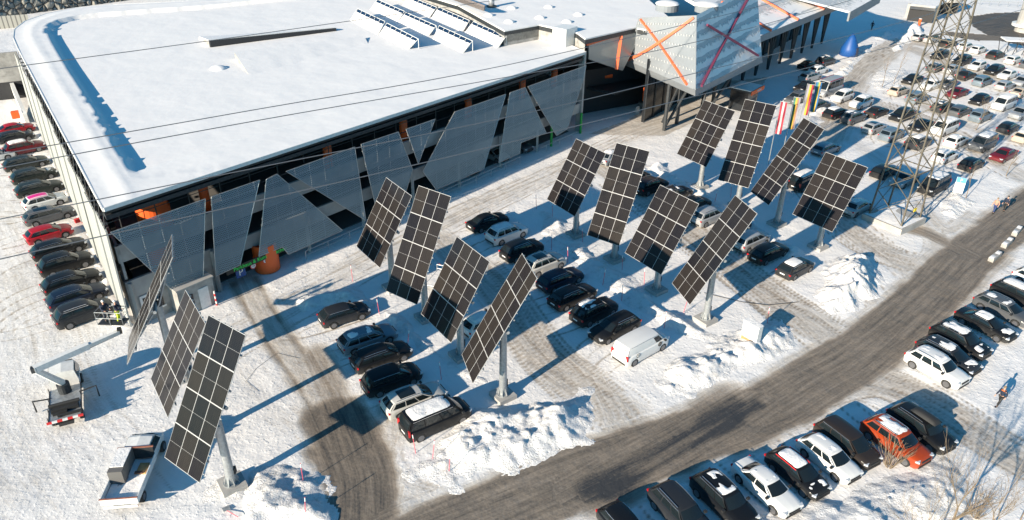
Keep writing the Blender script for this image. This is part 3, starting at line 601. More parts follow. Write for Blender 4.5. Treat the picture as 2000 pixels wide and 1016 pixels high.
# ---------------- shopping hall ----------------
def V3(*p): return [Vector(q) for q in p]
sh=empty('shopping_hall',(24.97,98.51,0.00),0,'pale faceted shopping hall on raking legs with orange crosses, beyond the garage','shopping hall')
hall0=Vector(sh.location)
def hb(mb,name,mat,**k): return rbuild(mb,name,sh,mat,hall0,**k)
TIPb,TIPt=Vector((23.34,94.85,6.50)),Vector((23.00,93.90,7.60))
Lb,Lt=Vector((16.06,108.77,6.50)),Vector((15.91,107.72,7.60))
Rb,Rt=Vector((36.77,111.57,6.50)),Vector((36.21,110.82,7.60))
TL=Vector((16.71,105.27,14.00)); TR=Vector((23.36,100.29,15.50)); TR2=Vector((37.43,123.09,15.50)); RB2=Vector((35.64,114.19,10.50))
M_mem=weather(newmat('pale_membrane',(.5,.51,.52),.6),(.235,.255,.275),(.20,.22,.24),.4)
def scalesnow():
    m=newmat('shingled_membrane_with_snow',(.5,.5,.52),.65); p=geo(m); sp=N(m,'ShaderNodeSeparateXYZ'); lk(m,p,sp.inputs[0])
    zz=mathn(m,'ADD',mathn(m,'MULTIPLY',sp.outputs[2],.72),mathn(m,'MULTIPLY',noise(m,.5,4,.6,p),.35)); fr=mathn(m,'FRACT',zz)
    nn=noise(m,1.6,5,.7,p,(1,1,.35)); f=ramp(m,mathn(m,'SUBTRACT',mathn(m,'MULTIPLY',nn,1.5),fr),.10,.24)
    lk(m,mixc(m,f,(.44,.47,.49),SN),PB(m).inputs['Base Color']); lk(m,bump(m,fr,.3,.6,bump(m,f,.1)),PB(m).inputs['Normal']); return m
M_scale=scalesnow()
bil=lambda u,v:(Lt+(TIPt-Lt)*u)*(1-v)+(TL+(TR-TL)*u)*v
hb(MB().grid(bil,10,10),'left_facet',M_mem)
# rows of little fixing lugs on the front facet
mb=MB()
for j in range(6):
    for i in range(22):
        u=(i+.5+.3*(j%2))/22.5; v=(j+.6)/6.4; P=(Lt+(TIPt-Lt)*u)*(1-v)+(TL+(TR-TL)*u)*v; mb.box(P+Vector((-.06,-.08,0)),(.07,.05,.28 if (i*7+j)%3 else .16),.4)
hb(mb,'fixing_lugs',M_white)
bir=lambda u,v:(TIPt+(Rt-TIPt)*u)*(1-v)+(TR+(TR2-TR)*u)*v
hb(MB().grid(bir,10,10),'right_facet',M_scale)
hb(MB().slab([Lb,TIPb,TIPt,Lt],.3),'front_fascia',M_mem); hb(MB().slab([TIPb,Rb,Rt,TIPt],.3),'side_fascia',M_mem)
inn=Vector((-n1.x,-n1.y,0))
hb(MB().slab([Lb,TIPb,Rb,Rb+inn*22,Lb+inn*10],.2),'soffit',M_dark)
def strip(a,b,w,nm,mat,off,bend=0):
    a,b=Vector(a),Vector(b); pts=[]
    n=8
    for i in range(n+1):
        t=i/n; p=a+(b-a)*t+Vector((0,0,bend*math.sin(math.pi*t))); pts.append(p+Vector(off))
    hb(MB().tube(pts,w,4),nm,mat)
fo=(-.25,-.3,.0)
bil=lambda u,v:(Lt+(TIPt-Lt)*u)*(1-v)+(TL+(TR-TL)*u)*v
bir=lambda u,v:(TIPt+(Rt-TIPt)*u)*(1-v)+(TR+(TR2-TR)*u)*v
M_or2=newmat('faded_orange_band',(.75,.15,.06),.6); M_pur=newmat('dark_purple_band',(.16,.03,.07),.6)
fn_=(Rt-TIPt)*0+((TIPt-Lt).cross(TL-Lt)).normalized(); fn_=fn_ if fn_.y<0 else -fn_
def curve(f,u0,v0,u1,v1,w,nm,mat,nn,b=0):
    P=[]
    for i in range(13):
        t=i/12; P.append(f(u0+(u1-u0)*t,min(.99,max(.01,v0+(v1-v0)*t+b*math.sin(math.pi*t))))+nn*.12)
    hb(MB().tube(P,w,4),nm,mat)
curve(bil,.03,.02,.97,.97,.24,'orange_band',M_or2,fn_,.10); curve(bil,.9,.03,.05,.97,.17,'orange_band',M_or2,fn_)
fo2=(.25,-.25,.15)
strip(bir(.05,.02),bir(.88,.95),.2,'dark_band',M_pur,fo2,.3); strip(bir(.9,.04),bir(.12,.8),.2,'dark_band',M_pur,fo2)
strip(TIPt,TR,.05,'ridge_seam',M_mem,(0,-.1,0))
# hall roof
ra=[(-1.50,102.60,12.50),(3.26,106.48,12.50),(5.11,104.79,12.50),(8.21,102.08,12.50),(9.06,98.82,12.50),(17.45,106.51,12.50)]
rp=X2(ra)+[(TL.x,TL.y),(TR.x,TR.y),(21,128),(46,167),(42,190),(-20,190),(-22,135),tuple(Vector((-8.79,118.52,12.50)).xy)]
hb(MB().prism(rp,11.9,12.45),'roof_edge',M_dsteel)
mb=MB(); mb.prism(X2(ra)[:5]+[(9,104),(-12,140),(-22,135)]+[tuple(Vector((-8.79,118.52,12.50)).xy)],10.3,11.9); hb(mb,'upper_wall',M_conc)
cx_,cy_=10,130
gridp=MB(); 
hb(MB().prism([(x+(cx_-x)*.004,y+(cy_-y)*.004) for x,y in rp],12.4,12.62),'roof_snow_cover',M_roofsnow)
# mirrored parapet panels, white shaft, posts
mb=MB(); a,b=Vector((-1.51,104.23,10.60)),Vector((3.40,109.80,10.60))
hb(MB().slab([V for V in (Vector((ra[0][0],ra[0][1],11)),Vector((ra[1][0],ra[1][1],11)),Vector((ra[1][0],ra[1][1],12)),Vector((ra[0][0],ra[0][1],12)))],Vector((n1.x,n1.y,0))*.06),'parapet_glass',simple('dull_parapet_panel',(.42,.41,.38),.4))
c=Vector((6.62,102.52,10.60)); hb(MB().box((c.x,c.y,11.9),(2.6,2.2,2.8),.9),'white_shaft',M_white)
# domes on hall roof
def dome(loc,r,lab,h=.5):
    o=empty('roof_dome',loc,0,lab,'roof dome','snowy domes on the hall roof'); MB().grid(lambda u,v:(r*math.cos(u*6.283)*math.sin(v*1.57),r*math.sin(u*6.283)*math.sin(v*1.57),r*h*math.cos(v*1.57)),14,6).build('dome',M_roofsnow,o,smooth=True)
for p,l in (((-0.87,107.63,12.60),'snowy roof dome nearest the rightmost solar rack'),((-3.87,111.65,12.60),'snowy roof dome above the middle solar racks'),((3.50,110.50,12.60),'snowy roof dome behind the glazed parapet corner'),((7.25,108.17,12.60),'snowy roof dome behind the white shaft'),((-0.58,116.78,12.60),'snowy roof dome close to the round vent stack'),((5.00,117.92,12.60),'snowy roof dome at the top, between the vent stack and hall ridge'),((9.16,112.90,12.60),'snowy roof dome nearest the faceted hall front')): dome(p,.75,l,.55)
for p,l in (((21.29,109.63,14.60),'left big round snow capped drum on the hall ridge'),((26.29,107.35,15.00),'right big round snow capped drum on the hall ridge')):
    o=empty('roof_drum',p,0,l,'roof drum','big drums on the hall roof'); MB().cyl((0,0,0),(0,0,1),1.6,.9,20).build('drum_wall',M_mem,o); MB().grid(lambda u,v:(1.7*math.cos(u*6.283)*math.sin(v*1.57),1.7*math.sin(u*6.283)*math.sin(v*1.57),.45+.4*math.cos(v*1.57)),18,5).build('snow_cap',M_roofsnow,o,smooth=True)
o=empty('vent_stack',(-3.69,117.66,12.60),0,'round metal vent stack on dark base on the hall roof','vent stack'); MB().cyl((0,0,.8),(0,0,1),.45,1.6,14).build('stack',M_steel,o,smooth=True); MB().cyl((0,0,.1),(0,0,1),.8,.25,14).build('base',M_dsteel,o)
# hall upper block with louvres top of picture
hb(MB().slab([(-11.24,122.79,13.00),(-4.65,112.77,13.00),(-4.56,110.69,14.00),(-11.04,120.74,14.00)],.3),'louvre_wall',simple('louvre',(.2,.17,.16),.6))
# glazed link
M_lglass=newmat('grey_link_glass',(.30,.31,.30),.25,.3)
q=[Vector((9.55,99.9,12.0)),Vector((17.75,107.1,12.0)),Vector((15.0,104.7,6.9)),Vector((9.7,100.05,9.7))]
hb(MB().slab(q,.15),'link_glazing',M_lglass)
mb=MB(); ql=lambda u,v:(q[3]+(q[2]-q[3])*u)*(1-v)+(q[0]+(q[1]-q[0])*u)*v+Vector((-.06,-.1,0))
for i in range(8): mb.tube([ql(i/7,0),ql(i/7,1)],.04,4)
for j in range(5): mb.tube([ql(0,j/4),ql(1,j/4)],.035,4)
hb(mb,'glazing_bars',M_dsteel)
for a,b,ww in ((ql(.62,.98),ql(.86,.02),.3),(ql(0,.86),ql(.45,1),.18)): hb(MB().tube([a+Vector((-.2,-.3,0)),b+Vector((-.2,-.3,0))],ww,4),'orange_band',M_or2)
# raking legs below
def leg(p,z1,lean=(0,0),r=.28,nm='leg'):
    p=Vector(p); hb(MB().tube([p,(p.x+lean[0],p.y+lean[1],z1)],r,6),nm,M_dsteel)
leg((20.87,99.73,0.00),6.6); leg((23.09,102.52,0.00),6.4); leg((21.10,102.86,0.00),6.6,(3.2,3.2),.2); leg((21.04,100.76,0.00),6.6,(3.5,1.2),.2); leg((27.02,105.30,0.00),6.6,(1.2,3)); leg((29.51,108.82,0.00),6.6); leg((27.30,104.87,0.00),6.6,(4,1.5),.2)
leg((16.77,114.30,0.00),7,(0,0),.3); leg((34.49,104.54,0.00),3.4,(0,0),.08,'post'); leg((31.99,99.21,0.00),3.4,(0,0),.08,'post')
# long canopy
c0,c1=Vector((36.33,115.45,9.00)),Vector((61.70,145.64,9.00)); cd_=(c1-c0).normalized(); c1=c0+cd_*46
cn=Vector((-cd_.y,cd_.x,0)).normalized()
mb=MB(); mb.slab([c0,c1,c1+cn*26+Vector((0,0,7)),c0+cn*20+Vector((0,0,7))],.5); hb(mb,'canopy_roof',M_scale)
hb(MB().slab([c0-Vector((0,0,.9)),c1-Vector((0,0,.9)),c1+Vector((0,0,.15)),c0+Vector((0,0,.15))],.35),'canopy_fascia',M_mem)
hb(MB().slab([c0+Vector((0,0,.12)),c1+Vector((0,0,.12)),c1+cn*1.1+Vector((0,0,.5)),c0+cn*1.1+Vector((0,0,.5))],.1),'canopy_gutter_snow',M_snow)
w0,w1=Vector((56.45,131.17,8.40)),Vector((68.46,147.32,8.40))
hb(MB().slab([w0,w1,w1+Vector((0,0,1.6)),w0+Vector((0,0,1.6))],.3),'end_wing_fascia',M_mem); hb(MB().slab([w0+Vector((0,0,1.6)),w1+Vector((0,0,1.6)),w1+cn*14+Vector((0,0,3)),w0+cn*14+Vector((0,0,3))],.3),'end_wing_roof',M_scale)
for t in (.12,.35,.6,.85):
    P=c0+(c1-c0)*t; hb(MB().tube([P+Vector((0,0,.3)),P+cn*9+Vector((0,0,3.4))],.22,4),'orange_band',M_or2)
for i in range(9):
    P=c0+cd_*(2+i*5)+cn*4
    for lx in (-1.6,0,1.6): hb(MB().tube([(P.x,P.y,0),(P.x+cd_.x*lx,P.y+cd_.y*lx,8.6)],.22,5),'leg',M_dsteel)
# back wall of the shaded arcade and shop front
W0=TIPb+cn*9+cd_*3; W1=c1+cn*10
hb(MB().slab([(W0.x,W0.y,0),(W1.x,W1.y,0),(W1.x,W1.y,9),(W0.x,W0.y,9)],.3),'arcade_wall',M_bglass)
mb=MB()
for i in range(24):
    P=W0+(W1-W0)*(i/23)-cn*.1; mb.tube([(P.x,P.y,0),(P.x,P.y,8.8)],.08,4)
hb(mb,'arcade_mullions',M_dsteel)
# passage block below the link
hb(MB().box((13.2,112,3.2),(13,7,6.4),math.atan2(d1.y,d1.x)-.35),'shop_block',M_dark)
p=Vector((16.30,113.02,0.00)); hb(MB().box((p.x,p.y,2.2),(3.4,3.4,4.4),.7),'entrance_kiosk',M_bglass); mb=MB()
for dx in (-1.7,0,1.7):
    for dy in (-1.7,1.7): mb.tube([(p.x+dx,p.y+dy,0),(p.x+dx,p.y+dy,4.5)],.1,4)
hb(mb,'kiosk_frame',M_dsteel)
hb(MB().slab([(19.18,109.20,0.50),(22.09,113.01,0.50),(21.43,110.99,3.50),(18.91,107.83,3.50)],.1),'orange_shop_poster',M_orange)
hb(MB().tube([(10.74,107.96,5.00),(15.54,109.51,5.00)],.12,4).tube([(12.99,108.08,5.00),(14.16,108.66,5.00)],.3,6),'orange_lamp_arm',M_orange)
hb(MB().slab([(10.38,106.26,4.00),(14.06,103.58,4.00),(19.97,109.25,4.00),(18.40,114.48,4.00)],.3),'walkway',M_dsteel)
p=Vector((19.75,109.06,0.00)); 
gb=empty('kiosk_counter',p,.9,'low grey kiosk counter in front of the shop entrance','counter'); MB().box((0,0,.55),(2.6,1.4,1.1)).build('counter_body',M_tin,gb); MB().box((0,0,1.15),(2.8,1.6,.1)).build('counter_top',M_dsteel,gb)
ab=empty('advert_board',(18.19,106.68,0.00),.6,'small white a-frame board near the kiosk counter','a-frame board'); MB().slab([(-.3,0,0),(.3,0,0),(.3,.15,1),(-.3,.15,1)],.04).build('front_board',M_white,ab); MB().slab([(-.3,.4,0),(.3,.4,0),(.3,.18,1),(-.3,.18,1)],.04).build('rear_board',M_white,ab)
# orange sign canopy
so=empty('entrance_pavilion',(35.49,109.10,0.00),.88,'small snow topped entrance pavilion with an orange name board','pavilion')
MB().box((0,1.5,1.5),(3.6,2.8,3)).build('pavilion_wall',M_bglass,so); MB().box((0,1.4,3.15),(4.2,3.6,.25)).build('roof',M_dsteel,so); MB().box((0,1.4,3.33),(4.1,3.4,.14)).build('roof_snow',M_snow,so)
MB().box((0,-.5,3.1),(4.3,.12,.6)).build('name_board',M_orange,so); t=textmesh('THERME',.4,M_white,'lettering',so); t.rotation_euler=(R(90),0,0); t.location=(.3,-.58,3.1)
# ---------------- solar trackers ----------------
def cellmat():
    m=newmat('dark_solar_cells',(.012,.013,.018),.3,0,Specular_IOR_Level=.12); tc=N(m,'ShaderNodeTexCoord'); sp=N(m,'ShaderNodeSeparateXYZ'); lk(m,tc.outputs['Object'],sp.inputs[0])
    def line(o,per,wd,off=0):
        f=mathn(m,'FRACT',mathn(m,'ADD',mathn(m,'DIVIDE',o,per),off)); return mathn(m,'LESS_THAN',f,wd)
    a=line(sp.outputs[0],.182,.05); b=line(sp.outputs[1],.0925,.10); mid=mathn(m,'LESS_THAN',mathn(m,'ABSOLUTE',sp.outputs[1]),.011)
    dash=mathn(m,'MULTIPLY',mid,line(sp.outputs[0],.182,.8,.1))
    f=mathn(m,'ADD',mathn(m,'MULTIPLY',a,.05),mathn(m,'MULTIPLY',b,.07),clamp=True)
    oi=N(m,'ShaderNodeObjectInfo').outputs['Random']; n=mathn(m,'ADD',mathn(m,'MULTIPLY',noise(m,1.2,2,.5,tc.outputs['Object']),.5),mathn(m,'MULTIPLY',oi,.55)); base=mixc(m,n,(.006,.007,.012),(.030,.025,.021))
    c=mixc(m,f,base,(.30,.28,.25)); lk(m,mixc(m,mathn(m,'MULTIPLY',dash,.5),c,(.5,.5,.5)),PB(m).inputs['Base Color']); lk(m,ramp(m,n,.2,.8),PB(m).inputs['Roughness'])
    mr=[n for n in m.node_tree.nodes if n.type=='MAP_RANGE'][-1]; mr.inputs[3].default_value=.10; mr.inputs[4].default_value=.20
    return m
M_cell=cellmat(); M_frame=newmat('pale_module_frame',(.40,.40,.40),.5)
MWd,MHt=1.143,2.246
cellb=MB().box((0,0,.018),(MWd-.033,MHt-.06,.036)); me_cell=cellb.mesh('cells',M_cell)
fb=MB(); 
for sx in (-1,1): fb.box((sx*(MWd/2-.0085),0,.02),(.016,MHt-.004,.045))
for sy in (-1,1): fb.box((0,sy*(MHt/2-.0165),.02),(MWd-.034,.03,.045))
me_frame=fb.mesh('module_frame',M_frame)
def tracker(x,y,zc,az,ti,cols,rows,label):
    o=empty('solar_tracker',(x,y,0),0,label,'solar tracker','pole mounted solar trackers')
    az,ti=R(az),R(ti); n=Vector((math.cos(az)*math.cos(ti),math.sin(az)*math.cos(ti),math.sin(ti))); r=Vector((0,0,1)).cross(n).normalized(); v=n.cross(r)
    Mx=Matrix(((r.x,v.x,n.x,n.x*.47),(r.y,v.y,n.y,n.y*.47),(r.z,v.z,n.z,zc+n.z*.47),(0,0,0,1)))
    MB().box((0,0,.12),(1.5,1.5,.5),rz=R(-54)).build('concrete_base',M_conc2,o)
    mb=MB().tube([(0,0,.3),(0,0,3.2),(0,0,zc-.35)],[.30,.27,.24],18); pl=mb.build('pole',M_steel,o,smooth=False); smoothmod(pl)
    mb=MB().cyl((0,0,.40),(0,0,1),.52,.05,18)
    for k in range(8):
        a=k*math.pi/4; c,s=math.cos(a),math.sin(a); mb.slab([(c*.27,s*.27,.42),(c*.5,s*.5,.42),(c*.27,s*.27,1.05)],Vector((-s*.03,c*.03,0)))
    mb.build('foot_plate',M_steel,o)
    MB().box((.28,.12,1.3),(.16,.3,.45)).build('control_box',M_black,o)
    mb=MB().cyl((0,0,zc-.1),(0,0,1),.30,.5,14); mb.box((0,0,zc+.1),(.5,.5,.3)); mb.build('rotating_head',M_dsteel,o)
    W,H=cols*MWd,rows*MHt
    mb=MB().tube([Mx@Vector((-W/2+.1,0,-.33)),Mx@Vector((W/2-.1,0,-.33))],.13,6)
    for i in range(cols*2):
        xx=-W/2+(i+.5)*MWd/2; mb.tube([Mx@Vector((xx,-H/2-.02,-.06)),Mx@Vector((xx,H/2+.02,-.06))],.045,4)
    for yy in (-H*.36,-H*.12,H*.12,H*.36): mb.tube([Mx@Vector((-W/2,yy,-.16)),Mx@Vector((W/2,yy,-.16))],.06,4)
    for sx in (-1,1): mb.tube([Mx@Vector((sx*.7,-H*.30,-.2)),Mx@Vector((sx*.35,0,-.62)),Mx@Vector((sx*.7,H*.30,-.2))],.07,4)
    for j in range(rows*2):
        yy=-H/2+(j+.5)*MHt/2; mb.box((W/2+.05,yy,-.02),(.09,.05,.06),M=Mx)
    mb.build('rear_frame',M_steel,o)
    for i in range(cols):
        for j in range(rows):
            fr=bpy.data.objects.new('solar_module',me_frame); COL.objects.link(fr); fr.parent=o
            fr.matrix_local=Mx@Matrix.Translation(((i-(cols-1)/2)*MWd,(j-(rows-1)/2)*MHt,0))
            c=bpy.data.objects.new('cell_area',me_cell); COL.objects.link(c); c.parent=fr
    return o
TR_=[(-25.0,44.3,7.1,-158,30,3,4,'solar tracker seen almost edge-on in front of the garage corner'),
(-20.82,38.46,7.0,-144.7,30,4,3,'four column solar tracker at lower left, half hidden by its taller neighbour'),
(-17.47,33.94,7.28,-125,31.5,3,4,'nearest and largest solar tracker, beside the flatbed pickup'),
(-10.74,57.57,6.67,-144.1,30.4,4,3,'four column tracker closest to the garage mesh, top left of the middle cluster'),
(-7.28,52.9,7.15,-125.9,30,3,4,'tall three column tracker with bright lower edge beside the grey hatchback row'),
(-3.93,47.68,6.27,-145,30.3,4,3,'four column tracker half shaded, between two tall trackers above the black cars'),
(-.52,42.91,6.85,-163.6,29.4,3,4,'narrow tilted tracker whose concrete foot stands near the black van'),
(6.47,68.31,6.41,-145.5,29.9,4,3,'four column tracker above the black and white cars, lower right cells shaded'),
(9.9,63.36,7.01,-126.2,28.1,3,4,'tall dark tracker standing upright in the centre of the car park'),
(13.13,57.83,6.25,-145,30.8,4,3,'four column tracker in the centre with a deep shade on its lower right'),
(16.59,53.16,6.78,-165.4,30.4,3,4,'narrow brownish tracker leaning over the white ticket box'),
(21.85,80.67,6.58,-146.1,29.5,4,3,'four column tracker right below the faceted hall front'),
(25.04,75.97,7.3,-126.4,28.1,3,4,'tall dark tracker next to the red, white and yellow flags'),
(28.09,71.42,7.05,-164,30.8,3,4,'narrow tracker in the upper right, pole in shade by the grey estate'),
(30.81,66.53,6.09,-145.1,29,4,3,'rightmost solar tracker, next to the lattice pylon')]
for t in TR_: tracker(*t)
# ---------------- lattice pylon ----------------
px,py=41.0,72.6; py_rot=R(36)
pyl=empty('lattice_pylon',(px,py,0),py_rot,'tall rusty lattice pylon on a concrete block in the car park','pylon')
MB().box((0,0,.2),(4.8,4.5,1.0)).build('concrete_block',M_conc2,pyl); MB().grid(lambda u,v:(-2.25+4.5*u,-2.1+4.2*v,.73+.08*math.sin(u*5)*math.sin(v*4)),10,10).build('snow_on_block',M_snow,pyl,smooth=True)
H_=42; hw=lambda z:1.85-(1.85-.95)*z/26 if z<26 else max(.5,.95-(z-26)*.02)
cor=lambda z,k:Vector((hw(z)*(-1,1,1,-1)[k],hw(z)*(-1,-1,1,1)[k],z))
for k in range(4): MB().tube([cor(z,k) for z in (.8,8,16,26,42)],.10,4).build('corner_leg',M_rust,pyl)
zs=[.8]; 
while zs[-1]<H_-2: zs.append(zs[-1]+hw(zs[-1])*1.55)
for k in range(4):
    mb=MB(); k2=(k+1)%4
    for z0,z1 in zip(zs[:-1],zs[1:]): mb.tube([cor(z0,k),cor(z1,k2)],.04,4); mb.tube([cor(z0,k2),cor(z1,k)],.04,4)
    for z in zs[2::3]: mb.tube([cor(z,k),cor(z,k2)],.06,4)
    mb.build('cross_bracing',M_rust,pyl)
mb=MB()
for z in (28,33,38): mb.tube([(-5,0,z),(0,0,z+.8),(5,0,z)],.12,4); mb.tube([(-5,0,z),(5,0,z)],.1,4)
mb.build('cross_arm',M_rust,pyl)
MB().box((0,-1.9,2.2),(.5,.05,.4)).build('warning_plate',M_yellow,pyl)
# cables
CB=[([((-35.73,48.51,22.00)),((-20.40,59.92,22.00)),((13.59,87.07,22.00))],'uppermost thin cable over the garage roof skylight'),
([((-28.44,36.42,21.00)),((-16.05,45.01,21.00)),((-0.23,56.18,21.00)),((25.78,79.91,21.00)),((31.57,88.11,21.00))],'upper cable of the close pair over the garage roof'),
([((-27.29,34.60,21.00)),((-15.44,42.98,21.00)),((-0.20,53.00,21.00)),((15.14,63.74,21.00)),((38.62,85.74,21.00))],'lower cable of the close pair over the garage roof'),
([((-25.37,31.02,20.00)),((-14.16,38.24,20.00)),((-0.14,47.37,20.00)),((13.84,57.85,20.00)),((38.07,76.73,20.00)),((49.91,87.56,20.00))],'cable crossing the garage roof edge and the hall front'),
([((-23.03,27.33,20.00)),((-12.90,34.06,20.00)),((-0.11,42.77,20.00)),((19.41,57.05,20.00)),((38.52,71.32,20.00)),((61.64,89.88,20.00))],'lowest cable, passing in front of the mesh screens')]
for pl,lab in CB:
    p0=Vector(pl[0]); P=[Vector((x,y,p0.z)) for x,y in smooth_line([(q[0],q[1]) for q in pl],6)]
    o=MB().tube([p-p0 for p in P],.028,5).build('power_cable',M_cable); o.location=p0; tag(o,lab,'cable','cables across the car park')
# ---------------- flags ----------------
def flag(base,cols_,lab,h=8.3):
    o=empty('flag_pole',base,R(-20),lab,'flag','tall banners by the trackers'); MB().tube([(0,0,0),(0,0,h)],[.06,.035],8).build('pole',M_steel,o); MB().tube([(0,0,h-.1),(1.05,0,h-.1)],.025,5).build('arm',M_steel,o)
    n=len(cols_); fl=MB()
    for i,cc in enumerate(cols_):
        fl.grid(lambda u,v:(.08+(i+u)/n*.72,.12*math.sin(v*9+(i+u)*1.3)*(v*.8+.2),h-.15-4.0*v),3,16,i)
    fl.build('banner',[newmat('banner_'+c,cl,.7) for c,cl in cols_],o,smooth=True)
RD=('red',(.30,.02,.04)); WH=('white',(.45,.45,.45)); YE=('yellow',(.5,.33,.03)); BL=('blue',(.02,.12,.3)); GR=('green',(.05,.2,.13)); GY_=('grey',(.25,.24,.28)); BR=('brown',(.3,.15,.08))
flag((31.96,87.97,0.00),[RD,WH,RD],'red and white striped flag half behind the tall tracker'); flag((34.16,89.73,0.00),[GR,YE,BR,GY_],'yellow and brown flag right of the red and white one')
flag((37.60,95.20,0.00),[GY_,YE,RD],'grey flag with yellow and red end near the parked cars'); flag((39.08,96.39,0.00),[BL,GR,YE,BL],'blue and yellow striped flag, rightmost of the flags')
# ---------------- cars ----------------
lerp=lambda a,b,t:a+(b-a)*t
SP={ # L,W,H,belt,nose z,xa(windshield base),xb(roof front),xc(roof rear),xd(rear glass base),tail z, roof half width factor
'hatch':(4.2,1.79,1.48,.93,.72,1.02,.30,-1.45,-1.93,.92,.70),
'estate':(4.72,1.83,1.49,.94,.72,1.12,.35,-1.75,-2.2,.93,.71),
'sedan':(4.65,1.82,1.45,.93,.72,1.05,.30,-.95,-1.65,.98,.68),
'suv':(4.5,1.88,1.68,1.06,.86,1.05,.42,-1.62,-2.05,1.04,.73),
'mpv':(4.45,1.81,1.66,1.02,.80,1.30,.45,-1.72,-2.05,1.0,.74),
'van':(5.0,1.92,1.95,1.12,.92,1.75,1.05,-2.2,-2.42,1.1,.80),
'panelvan':(5.0,1.92,1.97,1.12,.92,1.75,1.05,-2.2,-2.42,1.1,.82),
'minibus':(5.9,2.05,2.65,1.25,1.0,2.2,1.55,-2.75,-2.88,1.2,.82)}
def carproto(kind):
    L,W,H,bz,nz,xa,xb,xc,xd,tz,rf=SP[kind]; w2=W/2; wr=w2*rf; rw=.335 if kind not in('suv','minibus','van','panelvan') else .36
    fw,rwx=L/2-.87,-L/2+.86; car=kind
    def top(x):
        if x>xa: t=(x-xa)/(L/2-xa); return lerp(bz+.0,nz,t**1.7)
        if x<xd: t=(xd-x)/(L/2+xd+1e-6); return lerp(bz,tz-.06,t)
        return bz
    def wid(x):
        t=max(0,(abs(x)-(L/2-.75))/.75); return w2*(1-(.20 if x>0 else .12)*t**2)
    xs=[-L/2,-L/2+.05,-L/2+.18]+[rwx+d for d in(-.40,-.385,-.26,0,.26,.385,.40)]+[rwx+.7,0,fw-.7]+[fw+d for d in(-.40,-.385,-.26,0,.26,.385,.40)]+[L/2-.24,L/2-.1,L/2-.02]
    xs=sorted(set(round(x,3) for x in xs+[xa,xd,(xa+L/2)/2]))
    mb=MB(); rings=[]
    for x in xs:
        zb=.24
        for c in (rwx,fw):
            dd=abs(x-c)
            if dd<.39: zb=max(zb,.33+math.sqrt(max(0,.40**2-dd**2))*.95)
        t=top(x); ww=wid(x)
        e=0
        if x>L/2-.05: zb,t,ww=.42,t-.16,ww*.93
        elif x>L/2-.15: zb,t=.30,t-.05
        if x<-L/2+.03: zb,t,ww=.45,t-.12,ww*.95
        mid=max(zb+.02,.62*(bz/.93)); bl2=max(mid+.02,t-.07)
        rings.append([(x,0,zb),(x,ww*.80,zb),(x,ww*.97,zb+.01),(x,ww,mid),(x,ww*.985,bl2),(x,ww*.90,t),(x,ww*.5,t+.03),(x,0,t+.04)])
    n=8
    for sg in (1,-1):
        vs=[(x,y*sg,z) for r in rings for x,y,z in r]
        fs=[]
        for i in range(len(rings)-1):
            for j in range(n-1):
                a,b,c,d=i*n+j,(i+1)*n+j,(i+1)*n+j+1,i*n+j+1; fs.append((a,b,c,d) if sg<0 else (d,c,b,a))
        fs.append(tuple(range(n)) if sg<0 else tuple(range(n-1,-1,-1)))
        fs.append(tuple(range((len(rings)-1)*n+n-1,(len(rings)-1)*n-1,-1)) if sg<0 else tuple((len(rings)-1)*n+k for k in range(n)))
        mb.add(vs,fs)
    wb=w2*.895
    def side(s,v,sg,off=0):
        xl=lerp(xd,xa,s); xu=lerp(xc,xb,s); zu=H-.07-.05*(2*s-1)**2; zl=bz-.01
        bul=.035*math.sin(math.pi*v); taper=1-.06*abs(2*s-1)**4
        return Vector((lerp(xl,xu,v),sg*(lerp(wb*taper,wr*taper,v)+bul+off),lerp(zl,zu,v)+off*.3))
    def front(q,v,off=0):
        xl=xa+.14*(1-q*q); xu=xb+.06*(1-q*q); return Vector((lerp(xl,xu,v)+.03*math.sin(math.pi*v)+off,q*lerp(wb*.94,wr*.94,v),lerp(bz+.03,H-.12+.05*(1-q*q),v)+off*.7))
    def rear(q,v,off=0):
        xl=xd-.10*(1-q*q); xu=xc-.05*(1-q*q); return Vector((lerp(xl,xu,v)-.03*math.sin(math.pi*v)-off,q*lerp(wb*.94,wr*.94,v),lerp(bz+.02,H-.12+.05*(1-q*q),v)+off*.5))
    def roof(s,q,off=0):
        x=lerp(xc,xb,s)+(.06*(2*s-1))*(1-q*q); zedge=H-.07-.05*(2*s-1)**2; return Vector((x,q*wr*(1-.06*abs(2*s-1)**4),zedge+.07*(1-q**4)*(1-.3*(2*s-1)**2)+off))
    for sg in (1,-1): 
        mb.grid((lambda u,v,sg=sg:side(u if sg<0 else 1-u,v,sg)),10,4)
    mb.grid(lambda u,v:front(2*u-1,v),6,4); mb.grid(lambda u,v:rear(1-2*u,v),6,4)
    mb.grid(lambda u,v:roof(u,2*v-1),10,8)
    o=empty('parked_car' if kind not in('van','panelvan','minibus') else 'parked_van',(0,0,0)); o['ck']=kind
    b=mb.build('body',M_black,o); smoothmod(b,40); b.material_slots[0].link='OBJECT'
    bars=[(.05,.34),(.37,.66),(.69,.95)] if kind in('estate','suv','mpv','hatch') else [(.08,.48),(.51,.93)]
    if kind in ('van','minibus'): bars=[(.03,.27),(.30,.60),(.63,.78),(.80,.97)]
    if kind=='panelvan': bars=[(.78,.96)]
